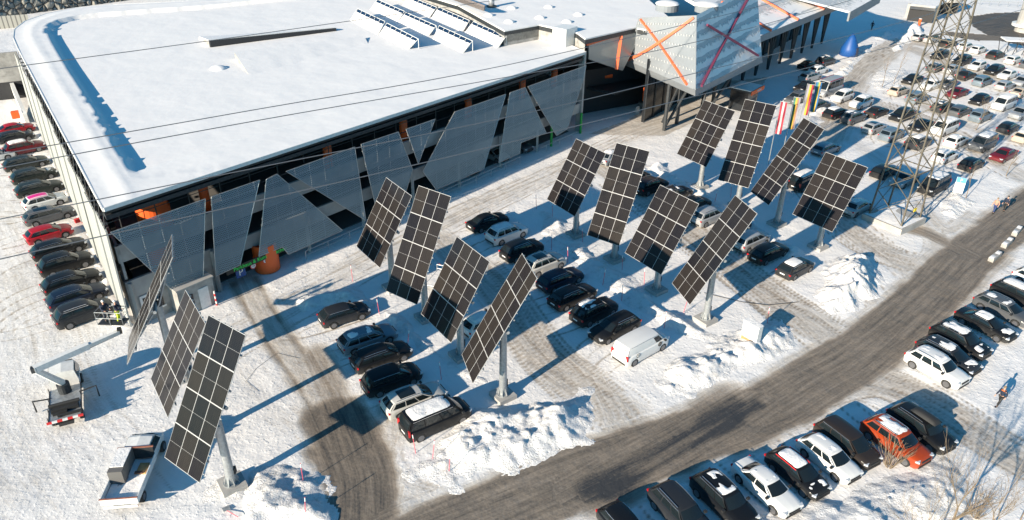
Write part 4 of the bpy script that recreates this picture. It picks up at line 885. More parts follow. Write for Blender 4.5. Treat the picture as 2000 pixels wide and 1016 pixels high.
    for sg in (1,-1):
        g=MB()
        for a,c in bars: g.grid((lambda u,v,a=a,c=c,sg=sg:side(lerp(a,c,u if sg<0 else 1-u),lerp(.10,.84,v),sg,.012)),3,3)
        g.build('side_windows',M_glass,o,smooth=True)
        t=MB().tube([side(.04+.92*i/6,.93,sg,.02) for i in range(7)],.016,4)
        if kind in('estate','suv'): t.tube([roof(.08+.84*i/6,sg*.93,.07) for i in range(7)],.02,4)
        t.build('roof_rail',M_chrome,o)
        MB().box((xa-.12,sg*(w2+.08),bz+.06),(.16,.2,.13)).build('mirror',M_black,o)
        MB().box((L/2-.19,sg*w2*.72,nz-.02),(.26,.32,.12),rz=-sg*.42).build('headlight',M_head,o)
        MB().box((-L/2+.07,sg*w2*.80,tz-.13 if kind not in('van','panelvan','minibus') else 1.0),(.12,.24,.14 if kind not in('van','panelvan','minibus') else .45),rz=sg*.25).build('taillight',M_tail,o)
    if kind!='panelvan': MB().grid(lambda u,v:rear(.86*(1-2*u),lerp(.12,.86,v),.012),5,3).build('rear_window',M_glass,o,smooth=True)
    MB().grid(lambda u,v:front(.9*(2*u-1),lerp(.04,.90,v),.012),6,3).build('windscreen',M_glass,o,smooth=True)
    MB().box((L/2-.04,0,.40),(.10,W*.70,.16)).build('front_bumper',M_black,o); MB().box((-L/2+.03,0,.40),(.10,W*.72,.16)).build('rear_bumper',M_black,o); MB().box((L/2-.03,0,nz-.12),(.08,.9,.12)).build('grille',M_black,o)
    MB().box((-L/2-.025,0,.68),(.02,.5,.11)).build('number_plate',M_plate,o)
    tyre=MB().cyl((0,0,0),(0,1,0),rw,.21,20).mesh('tyre',M_rubber)
    rb=MB().cyl((0,.106,0),(0,1,0),rw*.66,.02,16); 
    for k in range(5): a=k*1.2566; rb.box((math.cos(a)*rw*.33,.12,math.sin(a)*rw*.33),(.05,.02,.05))
    rim=rb.mesh('rim',M_rim)
    for x in (fw,rwx):
        for sg in (1,-1):
            t=bpy.data.objects.new('wheel',tyre); COL.objects.link(t); t.parent=o; t.location=(x,sg*(w2-.125),rw-.01); t.rotation_euler=(0,0,0 if sg>0 else math.pi)
            r_=bpy.data.objects.new('rim',rim); COL.objects.link(r_); r_.parent=t
    P=dict(roof=roof,front=front,top=top,wid=wid,L=L,xa=xa,xd=xd,side=side,rear=rear)
    return o,P
PR={k:carproto(k) for k in SP}
for o,_ in PR.values(): o.location=(0,-600,-50)
_patch={}
def patch(kind,mode,seed):
    key=(kind,mode,seed)
    if key in _patch: return _patch[key]
    P=PR[kind][1]; r=random.Random(seed*7+len(kind)); a,b=r.uniform(0,9),r.uniform(0,9); mb=MB(); nu,nv=(16,10)
    def fn(u,v):
        if mode=='hood':
            x=lerp(P['xa']+.25,P['L']/2-.3,u); y=(2*v-1)*P['wid'](x)*.8; base=Vector((x,y,P['top'](x)+.035-.02*abs(2*v-1)))
        elif mode in('rear','front'): 
            base=P[mode]((2*u-1)*.8,lerp(.45,.9,v),.0)
        else: base=P['roof'](lerp(.04,.97,u),(2*v-1)*.93,0)
        n=float(fbm(np.array(base.x*1.6+a),np.array(base.y*1.6+b),1,3)); e=min(1,min(u,1-u)*7)*min(1,min(v,1-v)*7)
        thr={'hood':.47,'full':.15,'part':.44,'rear':.5,'front':.52}[mode]; h=min(1,max(0,(n-thr)*6))*min(1,e*1.2+.0)
        if e<=0: h=0
        base.z+=-.02+h*(.085 if mode!='full' else .10)+.02*n*h
        return base
    mb.grid(fn,nu,nv); _patch[key]=mb.mesh('roof_snow' if mode in('full','part') else 'snow_patch',M_snow,True); return _patch[key]
def flatpatch(kind,s0,s1,q,off,mat,name,par):
    P=PR[kind][1]; return MB().grid(lambda u,v:P['roof'](lerp(s0,s1,u),lerp(-q,q,v),off),6,4).build(name,mat,par)
usedp=set(); LAB=[]
SYN={'hatch':'hatchback','estate':'estate car','sedan':'saloon','suv':'suv','mpv':'people carrier','van':'van','panelvan':'panel van','minibus':'minibus'}
CN={'black':'black','darkgrey':'dark grey','grey':'grey','silver':'silver','white':'white','darkgreen':'dark green','navy':'navy blue','burgundy':'burgundy','red':'red','orange':'orange','brown':'brown','beige':'beige','bluegrey':'blue-grey','pearl':'pale grey'}
def car(p,hd,kind,col,snow='',label='',group='',far=False,seed=1):
    root=PR[kind][0]
    if kind not in usedp: o=root; usedp.add(kind)
    else: o=copy_tree(root,None,('mirror','number_plate','front_bumper','rear_bumper','grille') if far else ())
    fresh=[]
    o.location=(p[0],p[1],0.0); o.rotation_euler=(0,0,R(hd)+random.uniform(-.02,.02))
    for k in kids(o):
        if k.name.startswith('body'): k.material_slots[0].link='OBJECT'; k.material_slots[0].material=PM[col]
    fresh.append(o)
    for ch,md in (('f','full'),('p','part'),('h','hood'),('w','front')):
        if ch in snow:
            q=bpy.data.objects.new('roof_snow' if md in('full','part') else 'snow_patch',patch(kind,md,seed%4)); COL.objects.link(q); q.parent=o
    if 'g' in snow: flatpatch(kind,.25,.8,.75,.012,M_glass,'sunroof',o)
    if 'k' in snow: flatpatch(kind,.02,.98,.97,.008,newmat('magenta_roof_film',(.62,.015,.22),.4),'coloured_roof',o)
    if 'b' in snow:
        mb=MB(); mb.grid(lambda u,v:(-.9+1.9*u,(2*v-1)*.42,SP[kind][2]+.08+.28*math.sin(math.pi*min(1,max(0,v)))**.4*math.sin(math.pi*u)**.25),12,8); mb.build('roof_box',M_black,o,smooth=True)
    if 's' in snow:
        P=PR[kind][1]
        for sg in (1,-1): MB().tube([P['side'](.04+.92*i/8,.97,sg,.03) for i in range(9)],.035,4).build('red_roof_stripe',M_red,o)
    if 'c' in snow:
        P=PR[kind][1]
        for sg in (1,-1): MB().tube([P['side'](.04+.92*i/8,1.0,sg,.02) for i in range(9)],.07,4).build('burgundy_side_band',newmat('band',(.3,.01,.05),.4),o)
    tag(o,label,'van' if kind in('van','panelvan','minibus') else 'car',group)
    return o
ORD=['','second ','third ','fourth ','fifth ','sixth ','seventh ','eighth ','ninth ','tenth ','eleventh ','twelfth ','thirteenth ','fourteenth ','fifteenth ']
def row(name,where,group,hd,lst,far=False):
    for i,e in enumerate(lst):
        p,kind,col=e[:3]; sn=e[3] if len(e)>3 else ''; fl=e[4] if len(e)>4 else 0; ex=e[5] if len(e)>5 else ''
        lab='%s %s%s, %s'%(CN[col],SYN[kind],(' '+ex) if ex else (' with snowy roof' if ('f' in sn) else ''),(where%(ORD[i]+('first ' if i==0 else '')).strip()))
        car((p[0],p[1]),hd+(180 if fl else 0)+(e[6] if len(e)>6 else 0),kind,col,sn,lab,group,far,seed=i+len(lst))
row('L','%s from the front beside the ribbed white wall','cars parked along the ribbed wall',44,[
((-35.87,52.14,0.70),'suv','darkgrey'),((-37.73,54.71,0.70),'estate','navy'),((-39.46,57.12,0.70),'estate','black'),((-41.55,60.15,0.70),'suv','black'),((-43.74,63.03,0.70),'estate','black'),
((-46.28,65.99,0.70),'hatch','red'),((-48.46,70.03,0.70),'estate','grey','g'),((-50.67,73.29,0.70),'hatch','white','k',0,'with bright pink roof'),((-53.07,76.52,0.70),'estate','darkgreen'),((-55.57,79.99,0.70),'estate','darkgreen','h'),
((-58.54,83.54,0.70),'estate','darkgreen'),((-63.59,85.60,0.70),'hatch','white','fh'),((-61.39,88.22,0.70),'suv','burgundy','f'),((-64.68,92.02,0.70),'hatch','darkgrey'),((-66.43,94.80,0.70),'sedan','red')])
row('M1','%s from the top in the entry road row','cars in the entry road row',33,[
((-14.10,52.59,0.70),'hatch','darkgrey'),((-11.52,49.21,0.70),'estate','bluegrey','p'),((-10.04,46.88,0.70),'estate','black'),((-8.84,44.09,0.70),'mpv','black'),((-6.89,41.88,0.70),'estate','pearl','g',0,'with sunroof'),((-5.14,39.80,0.80),'van','black','f')])
row('M2','%s from the top in the row of the panel van','cars in the middle row',39,[
((-2.58,70.05,0.70),'sedan','black'),((-0.56,67.49,0.70),'suv','white','p'),((0.98,64.03,0.70),'suv','black'),((3.01,61.42,0.70),'suv','pearl','g'),((4.47,58.77,0.70),'estate','navy'),((5.42,55.94,0.70),'estate','black'),
((7.11,53.56,0.70),'suv','black','p'),((8.56,51.17,0.70),'estate','black','',1)])
pv=car((10.38,48.53,0.80),39,'panelvan','white','','white panel van with round black side emblems at the end of the middle row','cars in the middle row')
for x,y,r_ in ((-1.35,-.965,.20),(1.15,-.965,.22)):
    o=MB().cyl((x,y,.95),(0,1,0),r_,.02,20).build('round_emblem',M_black,pv); MB().cyl((x,y-.012,.95),(0,1,0),r_*.72,.02,16).build('emblem_centre',M_white if x<0 else M_tin,o)
t=MB().cyl((x-2.5,y-.02,.95),(0,1,0),.09,.03,3).build('emblem_mark',M_black,pv)
M_fade=newmat('faded_orange_film',(.72,.42,.28),.5); MB().slab([(-2.485,.62,1.12),(-2.485,-.62,1.12),(-2.34,-.55,1.68),(-2.34,.55,1.68)],.02).build('rear_door_film',M_fade,pv)
car((-2.22,51.62,0.70),39,'hatch','white','fh','white hatchback with snow on roof and bonnet half hidden behind two tracker poles','')
row('M3','%s from the top between the tracker groups','cars in the shaded upper row',38,[
((14.38,82.06,0.70),'hatch','black'),((15.95,79.63,0.70),'suv','black'),((18.31,77.63,0.70),'estate','black','p'),((20.04,75.03,0.70),'hatch','brown'),((20.92,72.04,0.70),'suv','silver'),((23.11,69.86,0.70),'hatch','darkgrey'),((24.01,66.65,0.70),'mpv','silver'),((25.16,64.38,0.70),'estate','black'),((26.84,61.47,0.70),'hatch','darkgrey','f')])
row('M4','%s from the top under the two rightmost trackers','cars under the rightmost trackers',39,[
((40.65,92.27,0.70),'estate','bluegrey'),((34.42,81.55,0.80),'van','black','p'),((37.92,75.01,0.70),'sedan','silver','p')])
row('R1','%s from the left in the bottom right row','cars in the bottom right row',-60,[
((7.05,30.37,0.70),'hatch','black'),((10.45,31.81,0.70),'suv','darkgrey'),((13.30,32.87,0.70),'suv','black','p'),((16.26,34.05,0.70),'sedan','white','p'),((18.62,35.27,0.70),'hatch','black','sfh',0,'with red roof stripe'),((21.15,36.64,0.70),'hatch','white','p'),
((22.86,38.01,0.70),'mpv','brown'),((26.26,38.27,0.70),'suv','orange','p'),((28.57,39.58,0.70),'suv','black','b',0,'with roof box')])
row('R2','%s from the near end at the right edge','cars in the right edge row',-57,[
((32.96,46.41,0.70),'suv','white','p'),((34.66,48.01,0.70),'estate','darkgrey','hp'),((36.59,49.97,0.70),'suv','black','ph'),((40.01,52.46,0.70),'sedan','black','fh'),((42.86,54.78,0.70),'estate','grey','p'),((45.47,56.99,0.70),'suv','black','f'),((48.79,59.62,0.70),'hatch','white','f')])
G='cars in the far car park'
row('FA','%s from the left in the farthest row','cars in the farthest row',38,[((81.39,154.07,0.70),'hatch','silver','f'),((83.11,152.50,0.70),'mpv','silver','f'),((84.72,149.35,0.70),'estate','brown'),((87.08,147.13,0.70),'hatch','white'),((88.28,144.90,0.70),'hatch','white'),((89.61,141.28,0.70),'estate','brown'),((90.98,137.82,0.70),'hatch','white'),((92.22,135.17,0.70),'sedan','grey')],True)
row('FB','%s from the left in the second farthest row',G+' second row',38,[((78.90,140.65,0.70),'estate','black','',1),((80.90,136.56,0.70),'suv','black','',1),((81.94,133.27,0.70),'hatch','white','p',1),((83.57,130.78,0.70),'estate','black','',1),((84.34,128.02,0.70),'sedan','white','p',1),((84.56,124.16,0.70),'hatch','silver','',1)],True)
row('FC','%s from the left in the third farthest row',G+' third row',38,[((73.91,131.85,0.70),'hatch','grey','p'),((76.56,131.03,0.70),'sedan','silver'),((76.88,127.32,0.70),'sedan','brown'),((77.83,123.77,0.80),'mpv','bluegrey'),((80.35,121.67,0.70),'hatch','silver'),((80.91,118.14,0.70),'sedan','beige')],True)
row('FD','%s from the left in the fourth farthest row',G+' fourth row',38,[((66.39,124.38,0.70),'sedan','black','',1),((68.10,121.32,0.70),'sedan','white','f',1),((70.96,122.03,0.70),'hatch','grey','p',1),((70.28,117.34,0.70),'sedan','burgundy','',1),((71.99,113.82,0.70),'hatch','black','',1),((74.56,111.66,0.80),'van','white','',1),((74.68,107.49,0.70),'suv','silver','',1)],True)
row('FE','%s from the left in the fifth farthest row',G+' fifth row',38,[((61.36,117.96,0.70),'hatch','beige','p'),((62.57,114.37,0.70),'suv','bluegrey'),((64.63,110.29,0.70),'estate','darkgrey','p'),((66.34,108.48,0.70),'estate','grey'),((68.10,106.06,0.70),'suv','bluegrey'),((69.50,101.40,0.70),'hatch','darkgrey'),((69.75,97.99,0.70),'hatch','beige','f')],True)
row('FF','%s from the left in the sixth farthest row',G+' sixth row',38,[((53.49,107.42,0.70),'sedan','brown'),((56.38,105.75,0.70),'suv','black','',1),((57.33,101.69,0.70),'sedan','black','',1),((60.04,100.50,0.80),'van','white','g',1),((59.35,95.81,0.70),'hatch','white','p'),((62.32,94.74,0.80),'van','grey','p',1),((63.02,91.07,0.70),'sedan','burgundy','',1)],True)
row('FG','%s from the left in the row before the pylon','cars in the row before the pylon',38,[((45.57,109.62,0.70),'suv','grey'),((47.18,106.67,0.70),'estate','black','f'),((48.90,104.52,0.70),'suv','grey','p'),((50.30,100.55,0.70),'hatch','silver','g'),((51.55,97.79,0.70),'mpv','bluegrey'),((53.90,95.02,0.70),'suv','darkgrey','f'),((55.25,90.40,0.70),'hatch','white','p'),((57.23,87.79,0.70),'hatch','black')],True)
row('FH','%s from the left beside the hall shade','cars beside the hall shade',40,[((43.40,112.93,0.70),'suv','grey','',1),((46.87,119.40,0.70),'sedan','black','',1),((49.74,117.21,1.00),'minibus','silver','c',1,'with burgundy side band'),((50.92,114.31,0.70),'mpv','white','p',1),((52.72,111.40,0.70),'suv','white','p',1)],True)
row('FI','%s from the left in the canopy shade','cars shaded by the canopy',38,[((49.57,124.96,0.70),'estate','silver'),((52.36,129.08,0.70),'hatch','white','f'),((51.74,132.24,0.70),'sedan','black'),((55.62,134.79,0.70),'mpv','darkgrey','p')],True)
row('FJ','%s from the left beneath the lattice pylon','cars beneath the pylon',39,[((45.15,85.07,0.70),'hatch','black'),((46.65,82.83,0.70),'sedan','silver','f',1),((49.12,80.79,0.80),'van','black','p',1)],True)
row('GA','%s from the left behind the garage railing','cars inside the garage',-38,[((FP(41.5,0,-2.6)[0],FP(41.5,0,-2.6)[1]),'sedan','darkgrey'),((FP(47,0,-2.4)[0],FP(47,0,-2.4)[1]),'hatch','silver'),((FP(51.5,0,-2.2)[0],FP(51.5,0,-2.2)[1]),'hatch','grey')])
# pickup seen between two trackers
car((Vector((12.15,88.40,0.60))[0],Vector((12.15,88.40,0.60))[1]),52,'sedan','silver','f','silver pickup-like car seen in the gap between two trackers on the cleared lane','')
# any prototype not used is removed
# ---------------- flatbed pickup ----------------
fbp=empty('flatbed_pickup',(-23.7,34.75,0),R(97),'white flatbed pickup carrying a grey box, parked beside the nearest tracker','pickup')
L_=3.1
MB().box((-.4,0,.62),(5.6,.9,.22)).build('chassis',M_black,fbp)
mb=MB().box((-1.35,0,.92),(3.7,2.1,.08)); mb.build('cargo_floor',M_steel,fbp)
MB().grid(lambda u,v:(-3.1+3.5*u,-.98+1.96*v,.975+.04*math.sin(u*9+v*5)*math.sin(v*7)+.03*(1-v)),14,10).build('snow_on_floor',M_snow,fbp,smooth=True)
for sg in (1,-1): MB().box((-1.35,sg*1.06,1.14),(3.7,.05,.44)).build('side_board',M_white,fbp)
MB().box((-3.22,0,1.12),(.06,2.15,.46)).build('tail_board',M_white,fbp)
mb=MB(); mb.box((-3.2,0,1.37),(.09,2.2,.05)); mb.box((.5,0,1.95),(.1,2.15,.07)); mb.build('brown_rail',simple('brown_primer',(.3,.12,.08),.6),fbp)
mb=MB().box((.5,0,1.45),(.06,2.05,.9)); mb.build('headboard',M_dsteel,fbp)
mb=MB(); 
mb.grid(lambda u,v:((lambda x,y,z:Vector((x,y,z)))(*[(.62+2.3*u),(2*v-1)*.92*(1-.1*u*u),(.95+.95*min(1,(1-u)*2.2)**.8) if u<1 else .95])),12,8)
cabx=[(.6,.5,1.9,.86),(1.5,.45,1.93,.86),(1.75,.45,1.85,.86),(2.25,.42,1.22,.93),(2.75,.42,1.08,.9),(2.98,.42,.85,.8)]
mb=MB(); n=7; vs=[]
for x,zb,zt_,w_ in cabx:
    hb_=min(zt_,1.15); wr_=w_*(.86 if zt_>1.3 else .97); vs+= [(x,-.95*w_,zb),(x,-1.0*w_,hb_),(x,-wr_,zt_-.03),(x,0,zt_+.03),(x,wr_,zt_-.03),(x,1.0*w_,hb_),(x,.95*w_,zb)]
fs=[(i*n+j,i*n+j+1,(i+1)*n+j+1,(i+1)*n+j) for i in range(5) for j in range(6)]+[tuple(range(6,-1,-1)),tuple(35+k for k in range(7))]
cab=mb.add(vs,fs).build('cab',M_white,fbp)
MB().add([(1.80,-.66,1.83),(2.24,-.80,1.26),(2.24,.80,1.26),(1.80,.66,1.83)],[(0,1,2,3)]).build('windscreen',M_glass,fbp).location=(.02,0,.03)
for sg in (1,-1):
    MB().add([(.75,sg*.875,1.2),(2.1,sg*.90,1.2),(1.7,sg*.80,1.78),(.8,sg*.79,1.78)],[(0,1,2,3)]).build('side_window',M_glass,fbp).location=(0,sg*.02,0)
    MB().box((-3.24,sg*.8,.72),(.06,.42,.13)).build('taillight',M_tail,fbp)
    for x in (2.15,-2.2):
        wv=MB().cyl((x,sg*.86,.36),(0,1,0),.36,.24,18).build('wheel',M_rubber,fbp); MB().cyl((x,sg*.985,.36),(0,1,0),.2,.02,14).build('rim',M_rim,wv)
MB().box((-3.25,0,.72),(.05,2.0,.2)).build('rear_bar',M_white,fbp)
gb=empty('cargo_box',(0,0,0),0,'long dark grey box with snow on top standing on the flatbed pickup','crate'); gb.location=fbp.matrix_basis@Vector((-.55,.62,.96)); gb.rotation_euler=fbp.rotation_euler
MB().box((0,0,.5),(2.1,.85,1.0)).build('box_body',M_tin,gb); MB().box((.2,0,1.02),(1.65,.8,.06)).build('box_snow',M_snow,gb)
ply=empty('plywood_sheet',(0,0,0),0,'small stack of plywood lying in the snow on the flatbed pickup','plywood'); ply.location=fbp.matrix_basis@Vector((-.5,-.55,1.0)); ply.rotation_euler=(0,0,R(95))
MB().box((0,0,.05),(.9,.6,.1)).build('sheet',M_osb,ply); MB().box((-.4,.1,.12),(.2,.5,.08)).build('wood_offcut',simple('dark_wood',(.12,.06,.04),.8),ply)
# ---------------- boom lift truck ----------------
lr=R(117.5); lc=Vector((-30.31,38.71,0.90))+Vector((math.cos(lr),math.sin(lr),0))*3.0
lt=empty('boom_lift_truck',(lc.x,lc.y,0),lr,'white truck mounted boom lift with its arm folded out over the cab','lift truck')
MB().box((0,0,.65),(6.0,.9,.25)).build('chassis',M_black,lt)
mb=MB(); 
cabx=[(1.15,.5,2.1,.92),(2.3,.45,2.12,.92),(2.6,.45,2.05,.9),(3.05,.42,1.25,.95),(3.3,.42,.9,.88)]; vs=[]
for x,zb,zt_,w_ in cabx:
    hb_=min(zt_,1.2); wr_=w_*(.86 if zt_>1.3 else .97); vs+= [(x,-.95*w_,zb),(x,-1.0*w_,hb_),(x,-wr_,zt_-.03),(x,0,zt_+.03),(x,wr_,zt_-.03),(x,1.0*w_,hb_),(x,.95*w_,zb)]
mb.add(vs,[(i*n+j,i*n+j+1,(i+1)*n+j+1,(i+1)*n+j) for i in range(4) for j in range(6)]+[tuple(range(6,-1,-1)),tuple(28+k for k in range(7))]).build('cab',M_white,lt)
MB().add([(2.62,-.72,2.04),(3.03,-.84,1.32),(3.03,.84,1.32),(2.62,.72,2.04)],[(0,1,2,3)]).build('windscreen',M_glass,lt).location=(.03,0,.04)
for sg in (1,-1):
    MB().add([(1.3,sg*.93,1.25),(2.9,sg*.95,1.25),(2.5,sg*.86,1.95),(1.35,sg*.86,1.95)],[(0,1,2,3)]).build('side_window',M_glass,lt).location=(0,sg*.02,0)
    for x in (2.45,-1.9):
        wv=MB().cyl((x,sg*.86,.36),(0,1,0),.36,.24,18).build('wheel',M_rubber,lt); MB().cyl((x,sg*.985,.36),(0,1,0),.2,.02,14).build('rim',M_rim,wv)
    MB().tube([(-.1,sg*.9,.95),(-.1,sg*2.0,1.1),(-.1,sg*2.0,.15)],.06,5).build('outrigger',M_black,lt)
mb=MB(); mb.box((-1.0,0,.92),(3.8,2.0,.08)); mb.build('deck',M_steel,lt)
for sg in (1,-1): 
    mb=MB().tube([(.8,sg*1.0,.95),(-2.8,sg*1.0,.95)],.05,4)
    for x in (.6,-.6,-1.8,-2.8): mb.tube([(x,sg*1.0,.9),(x,sg*1.0,1.35)],.03,4)
    mb.build('side_frame',M_dsteel,lt)
mb=MB().box((-1.7,0,1.12),(.6,1.7,.28)); mb.box((-2.1,.3,1.05),(.3,.9,.2)); mb.box((-2.45,-.3,1.05),(.15,1.5,.15)); mb.cyl((-1.5,0,1.3),(0,1,0),.14,1.9,8); mb.build('stowed_gear',M_black,lt)
mb=MB()
for i in range(7): mb.box((-2.95,-.95+i*.317,1.0),(.12,.317,.14),mi=i%2)
mb.build('striped_rear_bar',[M_red,M_white],lt)
MB().cyl((.35,0,1.3),(0,0,1),.42,.8,16).build('turntable',M_dsteel,lt)
inv=lt.matrix_basis.inverted(); LL=lambda p:inv@Vector(p)
T0_=Vector((.35,0,1.75)); E=LL((-32.13,39.95,4.30)); TP=LL((-28.30,44.29,4.40)); 
MB().tube([T0_,E*.97+T0_*.03],[.26,.22],6).build('lower_arm',M_white,lt)
MB().tube([T0_+Vector((0,.25,.1)),T0_.lerp(E,.75)+Vector((0,.1,-.1))],.08,6).build('lift_cylinder',M_steel,lt)
mb=MB().tube([E,E.lerp(TP,.62)],.30,4); mb.tube([E.lerp(TP,.6),TP],.2,4); mb.build('upper_boom',M_white,lt)
MB().tube([E.lerp(TP,.35)+Vector((0,0,-.26)),TP+Vector((0,0,-.2))],.035,4).build('boom_hose',M_black,lt)
MB().box(E,(.34,.34,.4)).build('elbow_joint',M_dsteel,lt)
MB().box(TP+Vector((0,0,.1)),(.3,.3,.45)).build('basket_joint',M_black,lt)
bk_=LL((-29.15,45.27,4.60)); bz_=bk_.z
ang=math.atan2((TP-E).y,(TP-E).x)
mb=MB(); mb.box((0,0,0),(.9,1.9,.07)); bo=mb.build('basket',M_dsteel,lt); bo.location=(bk_.x,bk_.y,bz_); bo.rotation_euler=(0,0,ang+R(40))
mb=MB()
for z in (.55,1.05): mb.tube([(-.45,-.95,z),(.45,-.95,z),(.45,.95,z),(-.45,.95,z),(-.45,-.95,z)],.022,5)
for x in (-.45,.45):
    for y in (-.95,0,.95): mb.tube([(x,y,0),(x,y,1.05)],.022,5)
mb.build('guard_rail',M_steel,bo)
# ---------------- people ----------------
def skin(name,vs,es,rad,mat,parent,lv=2,root_=0):
    me=bpy.data.meshes.new(name); me.from_pydata(vs,es,[]); o=bpy.data.objects.new(name,me); COL.objects.link(o); o.parent=parent; me.materials.append(mat)
    m=o.modifiers.new('s','SKIN'); m.use_smooth_shade=True
    for i,r in enumerate(rad): me.skin_vertices[0].data[i].radius=r if isinstance(r,tuple) else (r,r)
    me.skin_vertices[0].data[root_].use_root=True
    sb=o.modifiers.new('b','SUBSURF'); sb.levels=lv; sb.render_levels=lv; return o
def person(loc,rz,label,jacket,trousers,hair,arms='walk',stride=.25,group=None,helmet=None):
    p=empty('person',loc,rz,label,'person',group)
    hip=.93; s=stride
    J=dict(pel=(0,0,hip),ch=(.02,0,1.25),nk=(.03,0,1.48),hd=(.05,0,1.62),hd2=(.05,0,1.74))
    vs=[J['pel'],(.01,0,1.08),J['ch'],J['nk'],J['hd'],J['hd2']]; es=[(0,1),(1,2),(2,3),(3,4),(4,5)]; rd=[(.14,.11),(.13,.10),(.17,.11),.055,(.085,.095),(.075,.085)]
    L=[];Aarm=[]
    for sg in (1,-1):
        b=len(vs); x=s*sg; vs+=[(0,.10*sg,hip-.08),(x*.5+.04,.11*sg,.5),(x-.03,.11*sg,.09),(x+.13,.12*sg,.04)]; es+=[(0,b),(b,b+1),(b+1,b+2),(b+2,b+3)]; rd+=[.085,.062,.045,.04]; L.append(vs[b:b+4])
        b=len(vs)
        if arms=='walk': A_=[(.0,.20*sg,1.40),(-x*.4,.26*sg,1.14),(-x*.6+.12,.26*sg,.92),(-x*.6+.17,.26*sg,.84)]
        else: A_=[(.0,.20*sg,1.40),(.10,.27*sg,1.16),(.38,.20*sg,1.12),(.46,.18*sg,1.12)]
        vs+=A_; es+=[(2,b),(b,b+1),(b+1,b+2),(b+2,b+3)]; rd+=[.055,.043,.03,.028]; Aarm.append(A_)
        h=A_[3]; dx=Vector(A_[3])-Vector(A_[2]); dx.normalize()
        for k in range(5):
            off=Vector((0,(k-2)*.017,0)) ; ln=(.045,.07,.08,.075,.055)[k]; b2=len(vs); q=Vector(h)+off+dx*.02
            vs+=[tuple(q),tuple(q+dx*ln*.6),tuple(q+dx*ln+Vector((0,0,-.015)))]; es+=[(b+3,b2),(b2,b2+1),(b2+1,b2+2)]; rd+=[.010,.009,.007]
    skin('body',vs,es,rd,M_skin,p,1)
    # clothes
    v=[(0,0,.90),(.01,0,1.08),(.02,0,1.27),(.03,0,1.45)]; e=[(0,1),(1,2),(2,3)]; r=[(.175,.14),(.16,.13),(.20,.14),(.09,.08)]
    for A_ in Aarm: b=len(v); v+=[A_[0],A_[1],A_[2]]; e+=[(2,b),(b,b+1),(b+1,b+2)]; r+=[.085,.065,.05]
    skin('jacket',v,e,r,jacket,p,1)
    v=[(0,0,.92)]; e=[]; r=[(.16,.13)]
    for l in L: b=len(v); v+=[l[0],l[1],l[2]]; e+=[(0,b),(b,b+1),(b+1,b+2)]; r+=[.10,.078,.065]
    skin('trousers',v,e,r,trousers,p,1)
    for l in L: MB().box((l[3][0]-.06,l[3][1],.05),(.27,.10,.10),taper=.8).build('boot',M_black,p)
    hm=MB().grid(lambda u,w_:(.035+.105*math.cos(u*6.283)*math.sin(w_*1.7),.10*math.sin(u*6.283)*math.sin(w_*1.7),1.72+.12*math.cos(w_*1.7)),14,7)
    hm.build('helmet' if helmet else 'hair',helmet or hair,p,smooth=True)
    fc=MB().box((.135,.03,1.69),(.02,.02,.012)); fc.box((.135,-.03,1.69),(.02,.02,.012)); fc.box((.14,0,1.60),(.02,.045,.012)); fc.box((.15,0,1.65),(.03,.02,.04)); fc.build('face_features',M_brown,p); return p
bw=lt.matrix_basis@Vector((bk_.x,bk_.y,bz_+.035)); 
hx=lr+ang+R(40)
person((bw.x-.45*math.cos(hx+1.57),bw.y-.45*math.sin(hx+1.57),bw.z),hx-1.2,'person in navy jacket and lime yellow trousers standing in the lift basket',M_navy,M_hiviz,M_white,'work',.05,None,M_white)
person((bw.x+.40*math.cos(hx+1.57),bw.y+.40*math.sin(hx+1.57),bw.z),hx-2.2,'person all in dark workwear standing nearer the wall in the lift basket',M_navy,M_navy,M_white,'work',.08,None,M_white)
M_or3=newmat('orange_black_jacket',(.5,.13,.03),.8)
q=person((35.93,42.84,0.00),R(200),'person in dark clothes with an orange collar walking across the snow at the right edge',M_navy,M_black,M_brown,'walk',.28)
MB().tube([(-.09,.09,1.44),(.1,.1,1.42),(.12,-.1,1.42),(-.09,-.09,1.44)],.045,6).build('orange_collar',M_or3,q)
M_pk=newmat('salmon_coat',(.45,.25,.18),.8); M_bj=newmat('blue_jeans',(.03,.05,.15),.85)
person((53.33,75.30,0.00),R(210),'person in salmon coat and blue jeans walking on the main road edge',M_pk,M_bj,M_brown,'walk',.25)
person((53.79,75.83,0.00),R(210),'second walker in dark coat side by side with the salmon coat on the road',M_navy,M_black,M_black,'walk',.2).location.x+=1.0
person((75.33,162.82,0.00),R(230),'small dark dressed person walking in the blue shade beyond the canopy',M_navy,M_black,M_black,'walk',.3)
person((64.95,145.48,0.00),R(180),'person in orange jacket standing beside the blue tent',M_or3,M_black,M_black,'walk',.1)
# blue tent
tn=empty('blue_tent',(62.41,141.63,0.00),.6,'tall blue inflatable cone tent in the hall shade','tent'); MB().tube([(0,0,0),(0,0,1.4),(0,0,3.2),(0,0,4.0)],[1.7,1.55,.7,.15],14).build('tent_cloth',M_blue,tn,smooth=True); MB().tube([(0,-1.55,.1),(0,-1.45,1.6)],.3,6).build('door_flap',M_navy,tn)
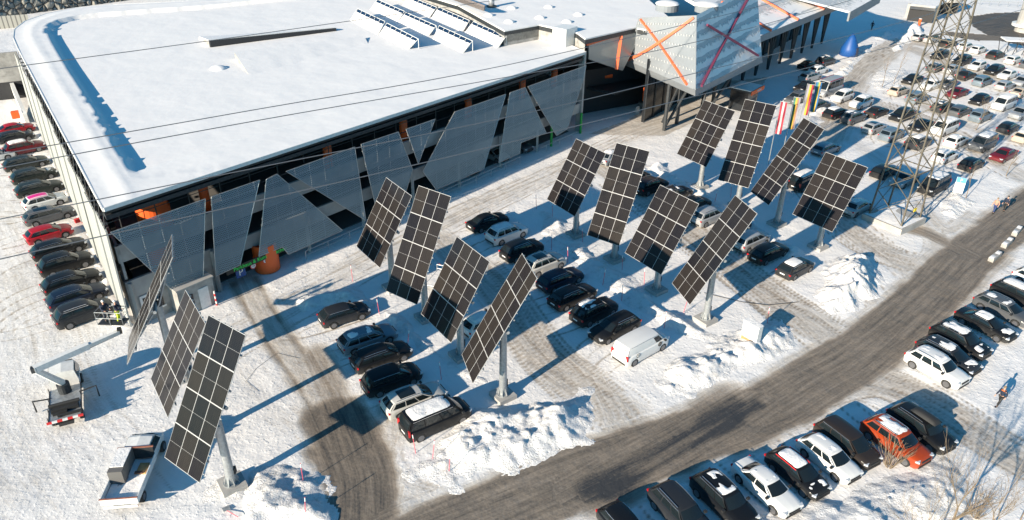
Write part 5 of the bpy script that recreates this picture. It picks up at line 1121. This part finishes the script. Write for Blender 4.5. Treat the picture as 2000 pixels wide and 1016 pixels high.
# ---------------- small things ----------------
stk=[(1048,409),(1079,424),(1138,475),(1109,514),(1077,489),(1177,558),(1215,528),(1214,589),(1258,556),(1335,611),(1297,642),(1427,387),(689,550),(741,615),(796,680),(862,742),(812,886),(845,897),(877,923),(593,945),(597,1013),(1186,372),(1395,399),(1530,650),(1600,500)]
STK=[(2.61,74.31,0.00),(4.29,72.50,0.00),(7.12,66.75,0.00),(5.39,62.69,0.00),(3.90,65.16,0.00),(8.36,58.68,0.00),(10.48,61.49,0.00),(9.79,56.06,0.00),(12.21,58.97,0.00),(14.98,54.42,0.00),(12.88,51.98,0.00),(24.83,77.99,0.00),(-14.60,58.72,0.00),(-11.30,53.39,0.00),(-8.29,48.72,0.00),(-5.22,44.80,0.00),(-6.25,37.05,0.00),(-5.07,36.56,0.00),(-3.88,35.39,0.00),(-13.06,34.24,0.00),(-12.25,31.48,0.00),(22.58,76.30,0.00),(21.78,52.82,0.00)]
SL=['left of the upper middle tracker foot','behind the black saloon, farther of two','at the second tall tracker foot','by the lit snow patch above the pale suv','beside the front of the pale suv','before the navy estate in the middle row','under the central shaded tracker, left','in front of the second black estate','under the central shaded tracker, right','near the narrow brownish tracker foot','ahead of the black suv in the middle row','on the upper car park bank','above the grey hatchback','in front of the grey hatchback','in front of the blue-grey estate','in front of the pale sunroof estate','behind the black van, left one','behind the black van, middle one','beside the black van on the big heap','on the bottom left heap, upper one','on the bottom left heap, lowest one','beside the upper flag tracker','on the white ticket box heap']
mst=MB().tube([(0,0,-.1),(.03,.02,1.7)],.024,5).mesh('stake',M_pink); mst2=MB().cyl((.03,.02,1.5),(0,0,1),.034,.3,6).mesh('reflective_band',M_white)
for p,l in zip(STK,SL):
    o=bpy.data.objects.new('snow_stake',mst); COL.objects.link(o); o.location=p; o.rotation_euler=(random.uniform(-.1,.1),random.uniform(-.1,.1),0); tag(o,'red snow stake '+l,'snow stake','red snow stakes'); b_=bpy.data.objects.new('reflective_band',mst2); COL.objects.link(b_); b_.parent=o
tk=empty('ticket_box',(19.47,49.85,0.00),R(-52),'white ticket box with rusty lower panel standing in snow by the road','ticket box')
MB().box((0,0,1.15),(1.5,.55,1.9)).build('cabinet',M_white,tk); MB().box((0,-.29,1.35),(1.25,.04,1.2)).build('front_panel',simple('grey_panel',(.6,.58,.57),.5),tk); MB().box((0,-.30,.45),(1.35,.05,.6)).build('rusty_panel',simple('rusty',(.45,.27,.12),.8),tk); MB().box((0,0,2.16),(1.55,.62,.1)).build('snow_cap',M_snow,tk)
sn=empty('blue_white_sign',(51.41,79.63,0.00),R(-30),'blue topped white information sign by the road past the pylon','sign')
MB().box((0,0,1.3),(1.0,.12,1.9)).build('sign_panel',M_white,sn); MB().box((0,-.08,1.95),(.95,.03,.6)).build('blue_header',newmat('sign_blue',(.10,.32,.62),.5),sn); t=textmesh('P',.5,M_white,'letter',sn); t.rotation_euler=(R(90),0,0); t.location=(0,-.11,1.95)
for k in (-.45,.45): MB().tube([(k,0,0),(k,0,1.9)],.04,5).build('sign_post',M_steel,sn)
for p,rz,l in (((47.74,64.88,0.00),.7,'lower pale concrete barrier block by the right edge row'),((50.59,67.81,0.00),.75,'middle pale concrete barrier block by the right edge row'),((53.11,70.46,0.00),.8,'upper pale concrete barrier block near the road bend')):
    o=empty('concrete_block',p,rz,l,'barrier block','concrete blocks by the road'); MB().box((0,0,.1),(2.0,.5,.6)).build('block',M_conc,o); MB().grid(lambda u,v:(-1.1+2.2*u,-.2+.4*v,.42+.05*math.sin(u*9)),10,4).build('snow_cap',M_snow,o,smooth=True)
# flatbed trailer between trackers
tl=empty('equipment_trailer',(-6.59,58.07,0.00),R(70),'small flat equipment trailer with a raised end frame behind the trackers','trailer')
MB().box((0,0,.7),(2.8,1.7,.12)).build('trailer_bed',M_steel,tl); MB().box((0,0,.78),(2.6,1.5,.06)).build('trailer_snow',M_snow,tl)
mb=MB(); 
for z in (1.0,1.4): mb.tube([(1.4,-.85,z),(1.4,.85,z)],.04,5)
for y in (-.85,.85): mb.tube([(1.4,y,.7),(1.4,y,1.4)],.04,5)
mb.build('end_frame',M_steel,tl)
for sg in (1,-1): MB().cyl((-.2,sg*.8,.33),(0,1,0),.33,.2,16).build('wheel',M_rubber,tl); MB().box((1.46,sg*.6,1.4),(.06,.2,.12)).build('taillight',M_tail,tl)
sv=empty('red_shovel',(-17.13,31.89,0.00),.5,'red handled snow shovel lying near the nearest tracker foot','shovel'); MB().tube([(0,0,.12),(.5,-1.0,.3)],.025,5).build('handle',M_pink,sv); MB().slab([(-.25,.35,.08),(.2,.4,.08),(.2,0,.14),(-.2,-.05,.14)],.03).build('blade',M_steel,sv)
# temporary kerb cable on ground
o=MB().tube([(17.44,57.62,0.06),(18.49,57.14,0.06),(20.55,56.19,0.06),(22.70,55.75,0.06),(25.60,56.33,0.06)],.03,5).build('ground_hose',M_black); tag(o,'thin black hose lying on the snow right of the narrow brownish tracker','hose')
o=MB().tube([(-16.56,47.10,0.06),(-18.53,47.71,0.06),(-19.56,45.74,0.06),(-19.86,44.19,0.06),(-18.56,43.05,0.06)],.010,4).build('ground_hose',M_black); tag(o,'curled thin cable lying on the snow right of the two lower left trackers','hose')
# ---------------- bare trees ----------------
def tree(loc,h,lean,seed,label,mat,levels=4,r0=.12,spread=.55,nb=3,group='bare trees',trunkfrac=.35,name='bare_tree'):
    r=random.Random(seed); o=empty(name,loc,0,label,'tree' if name!='bare_bush' else 'bush',group); tr=MB(); cr_=MB()
    def br(p,d,L,rad,lv):
        pts=[p];rs_=[rad]; n=4
        for i in range(n):
            d=(d+Vector((r.uniform(-1,1),r.uniform(-1,1),r.uniform(-.6,.9)))*.16).normalized(); p=p+d*L/n; pts.append(p); rs_.append(rad*(1-.45*(i+1)/n))
            if lv<levels and i>=(2 if lv==0 else 0):
                for _ in range(nb if lv==0 else (2 if lv<3 else 1)):
                    ax=Vector((r.uniform(-1,1),r.uniform(-1,1),r.uniform(-.2,.5))); nd=(d+ax*spread*1.6).normalized(); br(p,nd,L*r.uniform(.5,.75),rs_[-1]*.58,lv+1)
        (tr if lv==0 else cr_).tube(pts,[max(.005,q) for q in rs_],5 if lv<2 else 3,cap=False)
    br(Vector((0,0,-.1)),Vector((lean[0],lean[1],1)).normalized(),h*trunkfrac,r0,0)
    tr.build('trunk',mat,o); cr_.build('crown',mat,o); return o
tree((25.24,29.33,0.00),8.5,(.05,.12),11,'tall bare tree at the bottom edge below the orange suv',M_brown,3,.10,.38,2,trunkfrac=.45)
tree((23.26,27.93,0.00),8,(-.02,.14),12,'bare yellowish tree at the bottom edge, left of the tallest one',M_twig,3,.06,.38,2,trunkfrac=.42)
tree((27.59,29.55,0.00),7,(.12,.15),23,'bare leaning tree at the bottom edge, right of the tallest one',M_twig,3,.055,.36,2,trunkfrac=.42)
tree((30.66,31.26,0.00),5,(.05,.1),14,'slender bare tree in the bottom right corner',M_brown,3,.045,.32,1,trunkfrac=.5)
def bush(loc,h,seed,label,n=26):
    r=random.Random(seed); o=empty('bare_bush',loc,0,label,'bush','bare bushes'); mb=MB()
    for i in range(n):
        a=r.uniform(0,6.28); t=r.uniform(.15,.8); d=Vector((math.cos(a)*t,math.sin(a)*t,1)).normalized(); p=Vector((math.cos(a)*.15,math.sin(a)*.15,-.05)); L=h*r.uniform(.6,1); pts=[p]
        for k in range(4): d=(d+Vector((r.uniform(-1,1),r.uniform(-1,1),.2))*.1).normalized(); p=p+d*L/4; pts.append(p)
        mb.tube(pts,[.022,.018,.014,.01,.006],3,cap=False)
        for k in (2,3): q=pts[k]; e=(d+Vector((r.uniform(-1,1),r.uniform(-1,1),.3))*.6).normalized(); mb.tube([q,q+e*L*.3],[.01,.005],3,cap=False)
    mb.build('stems',M_twig,o); return o
bush((25.17,36.49,0.00),2.6,5,'dense bare bush between the brown people carrier and the orange suv',34)
bush((28.78,32.39,0.00),1.6,6,'low bare shrub among the trees at the bottom right')
for p,h,l in (((52.07,78.83,0.00),3.2,'bare sapling beside the blue and white sign'),((60.41,85.40,0.00),3.0,'bare sapling at the right edge below the burgundy saloon'),((60.13,121.24,0.00),5,'left thin sapling inside the curved road'),((62.97,123.36,0.00),5.5,'right thin sapling inside the curved road'),((93.39,139.15,0.00),4,'thin sapling at the far right edge'),((65.20,101.67,0.00),4,'thin sapling between far parking rows near the blue-grey suv')):
    tree(p,h,(.02,.02),len(l)%7+int(p[0]),l,M_brown,2,.05,.3,2,group='young saplings',trunkfrac=.7)
# ---------------- far structures ----------------
un=empty('underpass_portal',(89.75,173.49,0.00),R(38)-.2,'white roofed underpass portal with dark opening at the top right','portal')
up0=Vector((89.75,173.49,0.00)); 
def ub(mb,name,mat): return rbuild(mb,name,un_,mat,up0)
un.rotation_euler=(0,0,0); un_=un
ub(MB().slab([(85.70,169.77,4.00),(90.02,167.44,4.00),(96.16,174.98,4.00),(93.04,180.58,4.00)],.4),'portal_roof',M_snow)
ub(MB().slab([(85.70,169.77,4.00),(90.02,167.44,4.00),(91.20,169.28,3.00),(86.81,171.61,3.00)],.4),'portal_beam',M_conc2)
a,b=Vector((88.34,174.99,3.00)),Vector((92.79,172.58,3.00))
ub(MB().slab([a,b,(b.x,b.y,-.1),(a.x,a.y,-.1)],Vector((-.5,-1,0))*-3),'dark_opening',M_dark)
ub(MB().box((b.x,b.y,1.5),(.8,.8,3.1),.5).box((a.x,a.y,1.5),(.8,.8,3.1),.5),'portal_pier',M_conc2)
gw=empty('round_kiosk',(99.77,182.76,0.00),0,'low round glazed kiosk beside the underpass portal','kiosk'); MB().cyl((0,0,1.4),(0,0,1),3.4,2.6,24).build('glazed_wall',M_bglass,gw); MB().cyl((0,0,3.0),(0,0,1),3.9,.7,24).build('flat_roof',M_conc2,gw)
tb=empty('round_tower_base',(108.13,163.11,0.00),0,'pale round structure cut by the right edge at the top','tower'); MB().cyl((0,0,4),(0,0,1),2.2,8,20).build('drum_wall',M_conc2,tb,smooth=False); MB().cyl((0,0,1.4),(0,0,1),3.0,.5,24).build('ring_ledge',M_white,tb)
cn_=empty('bike_shelter',(96.11,144.69,0.00),R(-10),'flat shelter with white roof and thin struts at the right edge','shelter'); MB().box((0,0,2.6),(7,3,.2)).build('roof',M_snow,cn_)
mb=MB()
for x in (-3.2,-1.6,0,1.6,3.2): mb.tube([(x,-1.2,0),(x+.5,-1.2,2.5)],.07,4); mb.tube([(x,1.2,0),(x-.5,1.2,2.5)],.07,4)
mb.build('struts',M_dsteel,cn_)
rs_=empty('red_post',(86.94,166.39,0.00),0,'red cylindrical road post before the underpass portal','post'); MB().cyl((0,0,.8),(0,0,1),.28,1.6,10).build('post_body',M_orange,rs_); MB().cyl((0,0,1.65),(0,0,1),.3,.1,10).build('cap',M_white,rs_)
rp_=empty('far_railing',(110.65,189.32,0.00),0,'thin pale railing along the far path at the top right','railing'); 
mb=MB(); P0,P1=Vector((110.65,190.52,0.00)),Vector((129.15,187.16,0.00))
mb.tube([P0+Vector((0,0,1.1)),P1+Vector((0,0,1.1))],.05,4); rbuild(mb,'handrail',rp_,M_steel,rp_.location)
for i in range(10): q=P0.lerp(P1,i/9); rbuild(MB().tube([q,q+Vector((0,0,1.1))],.05,4),'rail_post',rp_,M_steel,rp_.location)
# stone gabion wall top left
def stonemat():
    m=newmat('gabion_stone',(.25,.24,.21),.85); p=geo(m); v=N(m,'ShaderNodeTexVoronoi',feature='F1'); v.inputs['Scale'].default_value=.75; lk(m,p,v.inputs['Vector']); v2=N(m,'ShaderNodeTexVoronoi',feature='DISTANCE_TO_EDGE'); v2.inputs['Scale'].default_value=.75; lk(m,p,v2.inputs['Vector'])
    hs=N(m,'ShaderNodeSeparateColor'); lk(m,v.outputs['Color'],hs.inputs[0]); c=mixc(m,hs.outputs[0],(.13,.125,.11),(.36,.34,.29)); c=mixc(m,mathn(m,'MULTIPLY',ramp(m,noise(m,2,4,.6,p),.5,.7),.5),c,(.5,.49,.46))
    f=ramp(m,v2.outputs[0],.02,.10); lk(m,mixc(m,f,(.02,.02,.02),c),PB(m).inputs['Base Color']); lk(m,bump(m,mathn(m,'MINIMUM',v2.outputs[0],.3),1.2),PB(m).inputs['Normal']); return m
M_stone=stonemat()
g0,g1=Vector((-110.99,158.76,0.00)),Vector((-75.42,196.52,0.00)); gw=empty('stone_retaining_wall',g0,0,'rough stone retaining wall behind the garage at the top left','stone wall')
dg=(g1-g0).normalized(); ng=Vector((-dg.y,dg.x,0))
rbuild(MB().grid(lambda u,v:g0+(g1-g0)*u+ng*(v*2.2)+Vector((0,0,6*v))+ng*(-.5*float(fbm(np.array(u*60.),np.array(v*7.),1,3))),120,10),'stone_face',gw,M_stone,g0)
rbuild(MB().slab([g0+ng*2+Vector((0,0,6.1)),g1+ng*2+Vector((0,0,6.1)),g1+ng*30+Vector((0,0,9)),g0+ng*30+Vector((0,0,9))],.3),'snow_top',gw,M_snow,g0)
gf=empty('timber_fence',(-99.33,149.72,0.00),0,'pale vertical board fence between the garage corner and the stone wall','fence')
a,b=Vector((-107.07,149.22,0.00)),Vector((-97.80,154.16,0.00))
def boardmat():
    m=newmat('vertical_boards',(.4,.38,.33),.8); p=geo(m); sp=N(m,'ShaderNodeSeparateXYZ'); lk(m,p,sp.inputs[0]); f=mathn(m,'SINE',mathn(m,'MULTIPLY',sp.outputs[0],9)); lk(m,mixc(m,ramp(m,f,.4,.8),(.46,.44,.38),(.20,.19,.17)),PB(m).inputs['Base Color']); return m
rbuild(MB().slab([a,b,b+Vector((0,0,2.4)),a+Vector((0,0,2.4))],.2),'board_panel',gf,boardmat(),gf.location)
rm=empty('ramp_portal',(-74.17,109.35,0.00),0,'grey concrete ramp portal with dark opening left of the garage','portal')
P1,P2,=Vector((-78.25,107.23,0.00)),Vector((-72.95,109.90,0.00)); z3=Vector((0,0,1))
rbuild(MB().slab([P1+z3*3.4,P2+z3*3.4,P2+z3*6.8,P1+z3*6.8],.5),'upper_wall',rm,M_conc,rm.location); rbuild(MB().slab([P1+z3*.0,P2,P2+z3*2.6,P1+z3*2.6],.3),'dark_opening',rm,M_dark,rm.location); rbuild(MB().slab([P1+z3*2.6,P2+z3*2.6,P2+z3*3.4,P1+z3*3.4],.6),'lintel',rm,M_conc2,rm.location)
lw0,lw1=Vector((-86.25,124.81,2.00)),Vector((-67.24,98.49,0.00)); rbuild(MB().slab([lw0,lw1,lw1+z3*1.4,lw0+z3*2],.5),'side_wall',rm,M_white,rm.location)
rbuild(MB().box(Vector((-68.44,98.78,1.20)),(.9,.9,.9),.5),'orange_box',rm,M_orange,rm.location)
sb_=empty('red_snow_blower',(-45.07,69.17,0.00),.8,'small red snow blower parked at the ribbed white wall','snow blower'); MB().box((0,0,.45),(.6,.4,.4)).build('engine_cover',M_red,sb_); MB().box((.45,0,.25),(.25,.6,.45)).build('auger_housing',M_red,sb_); MB().tube([(-.2,0,.6),(-.8,.2,1.0)],.03,5).build('handle',M_black,sb_)
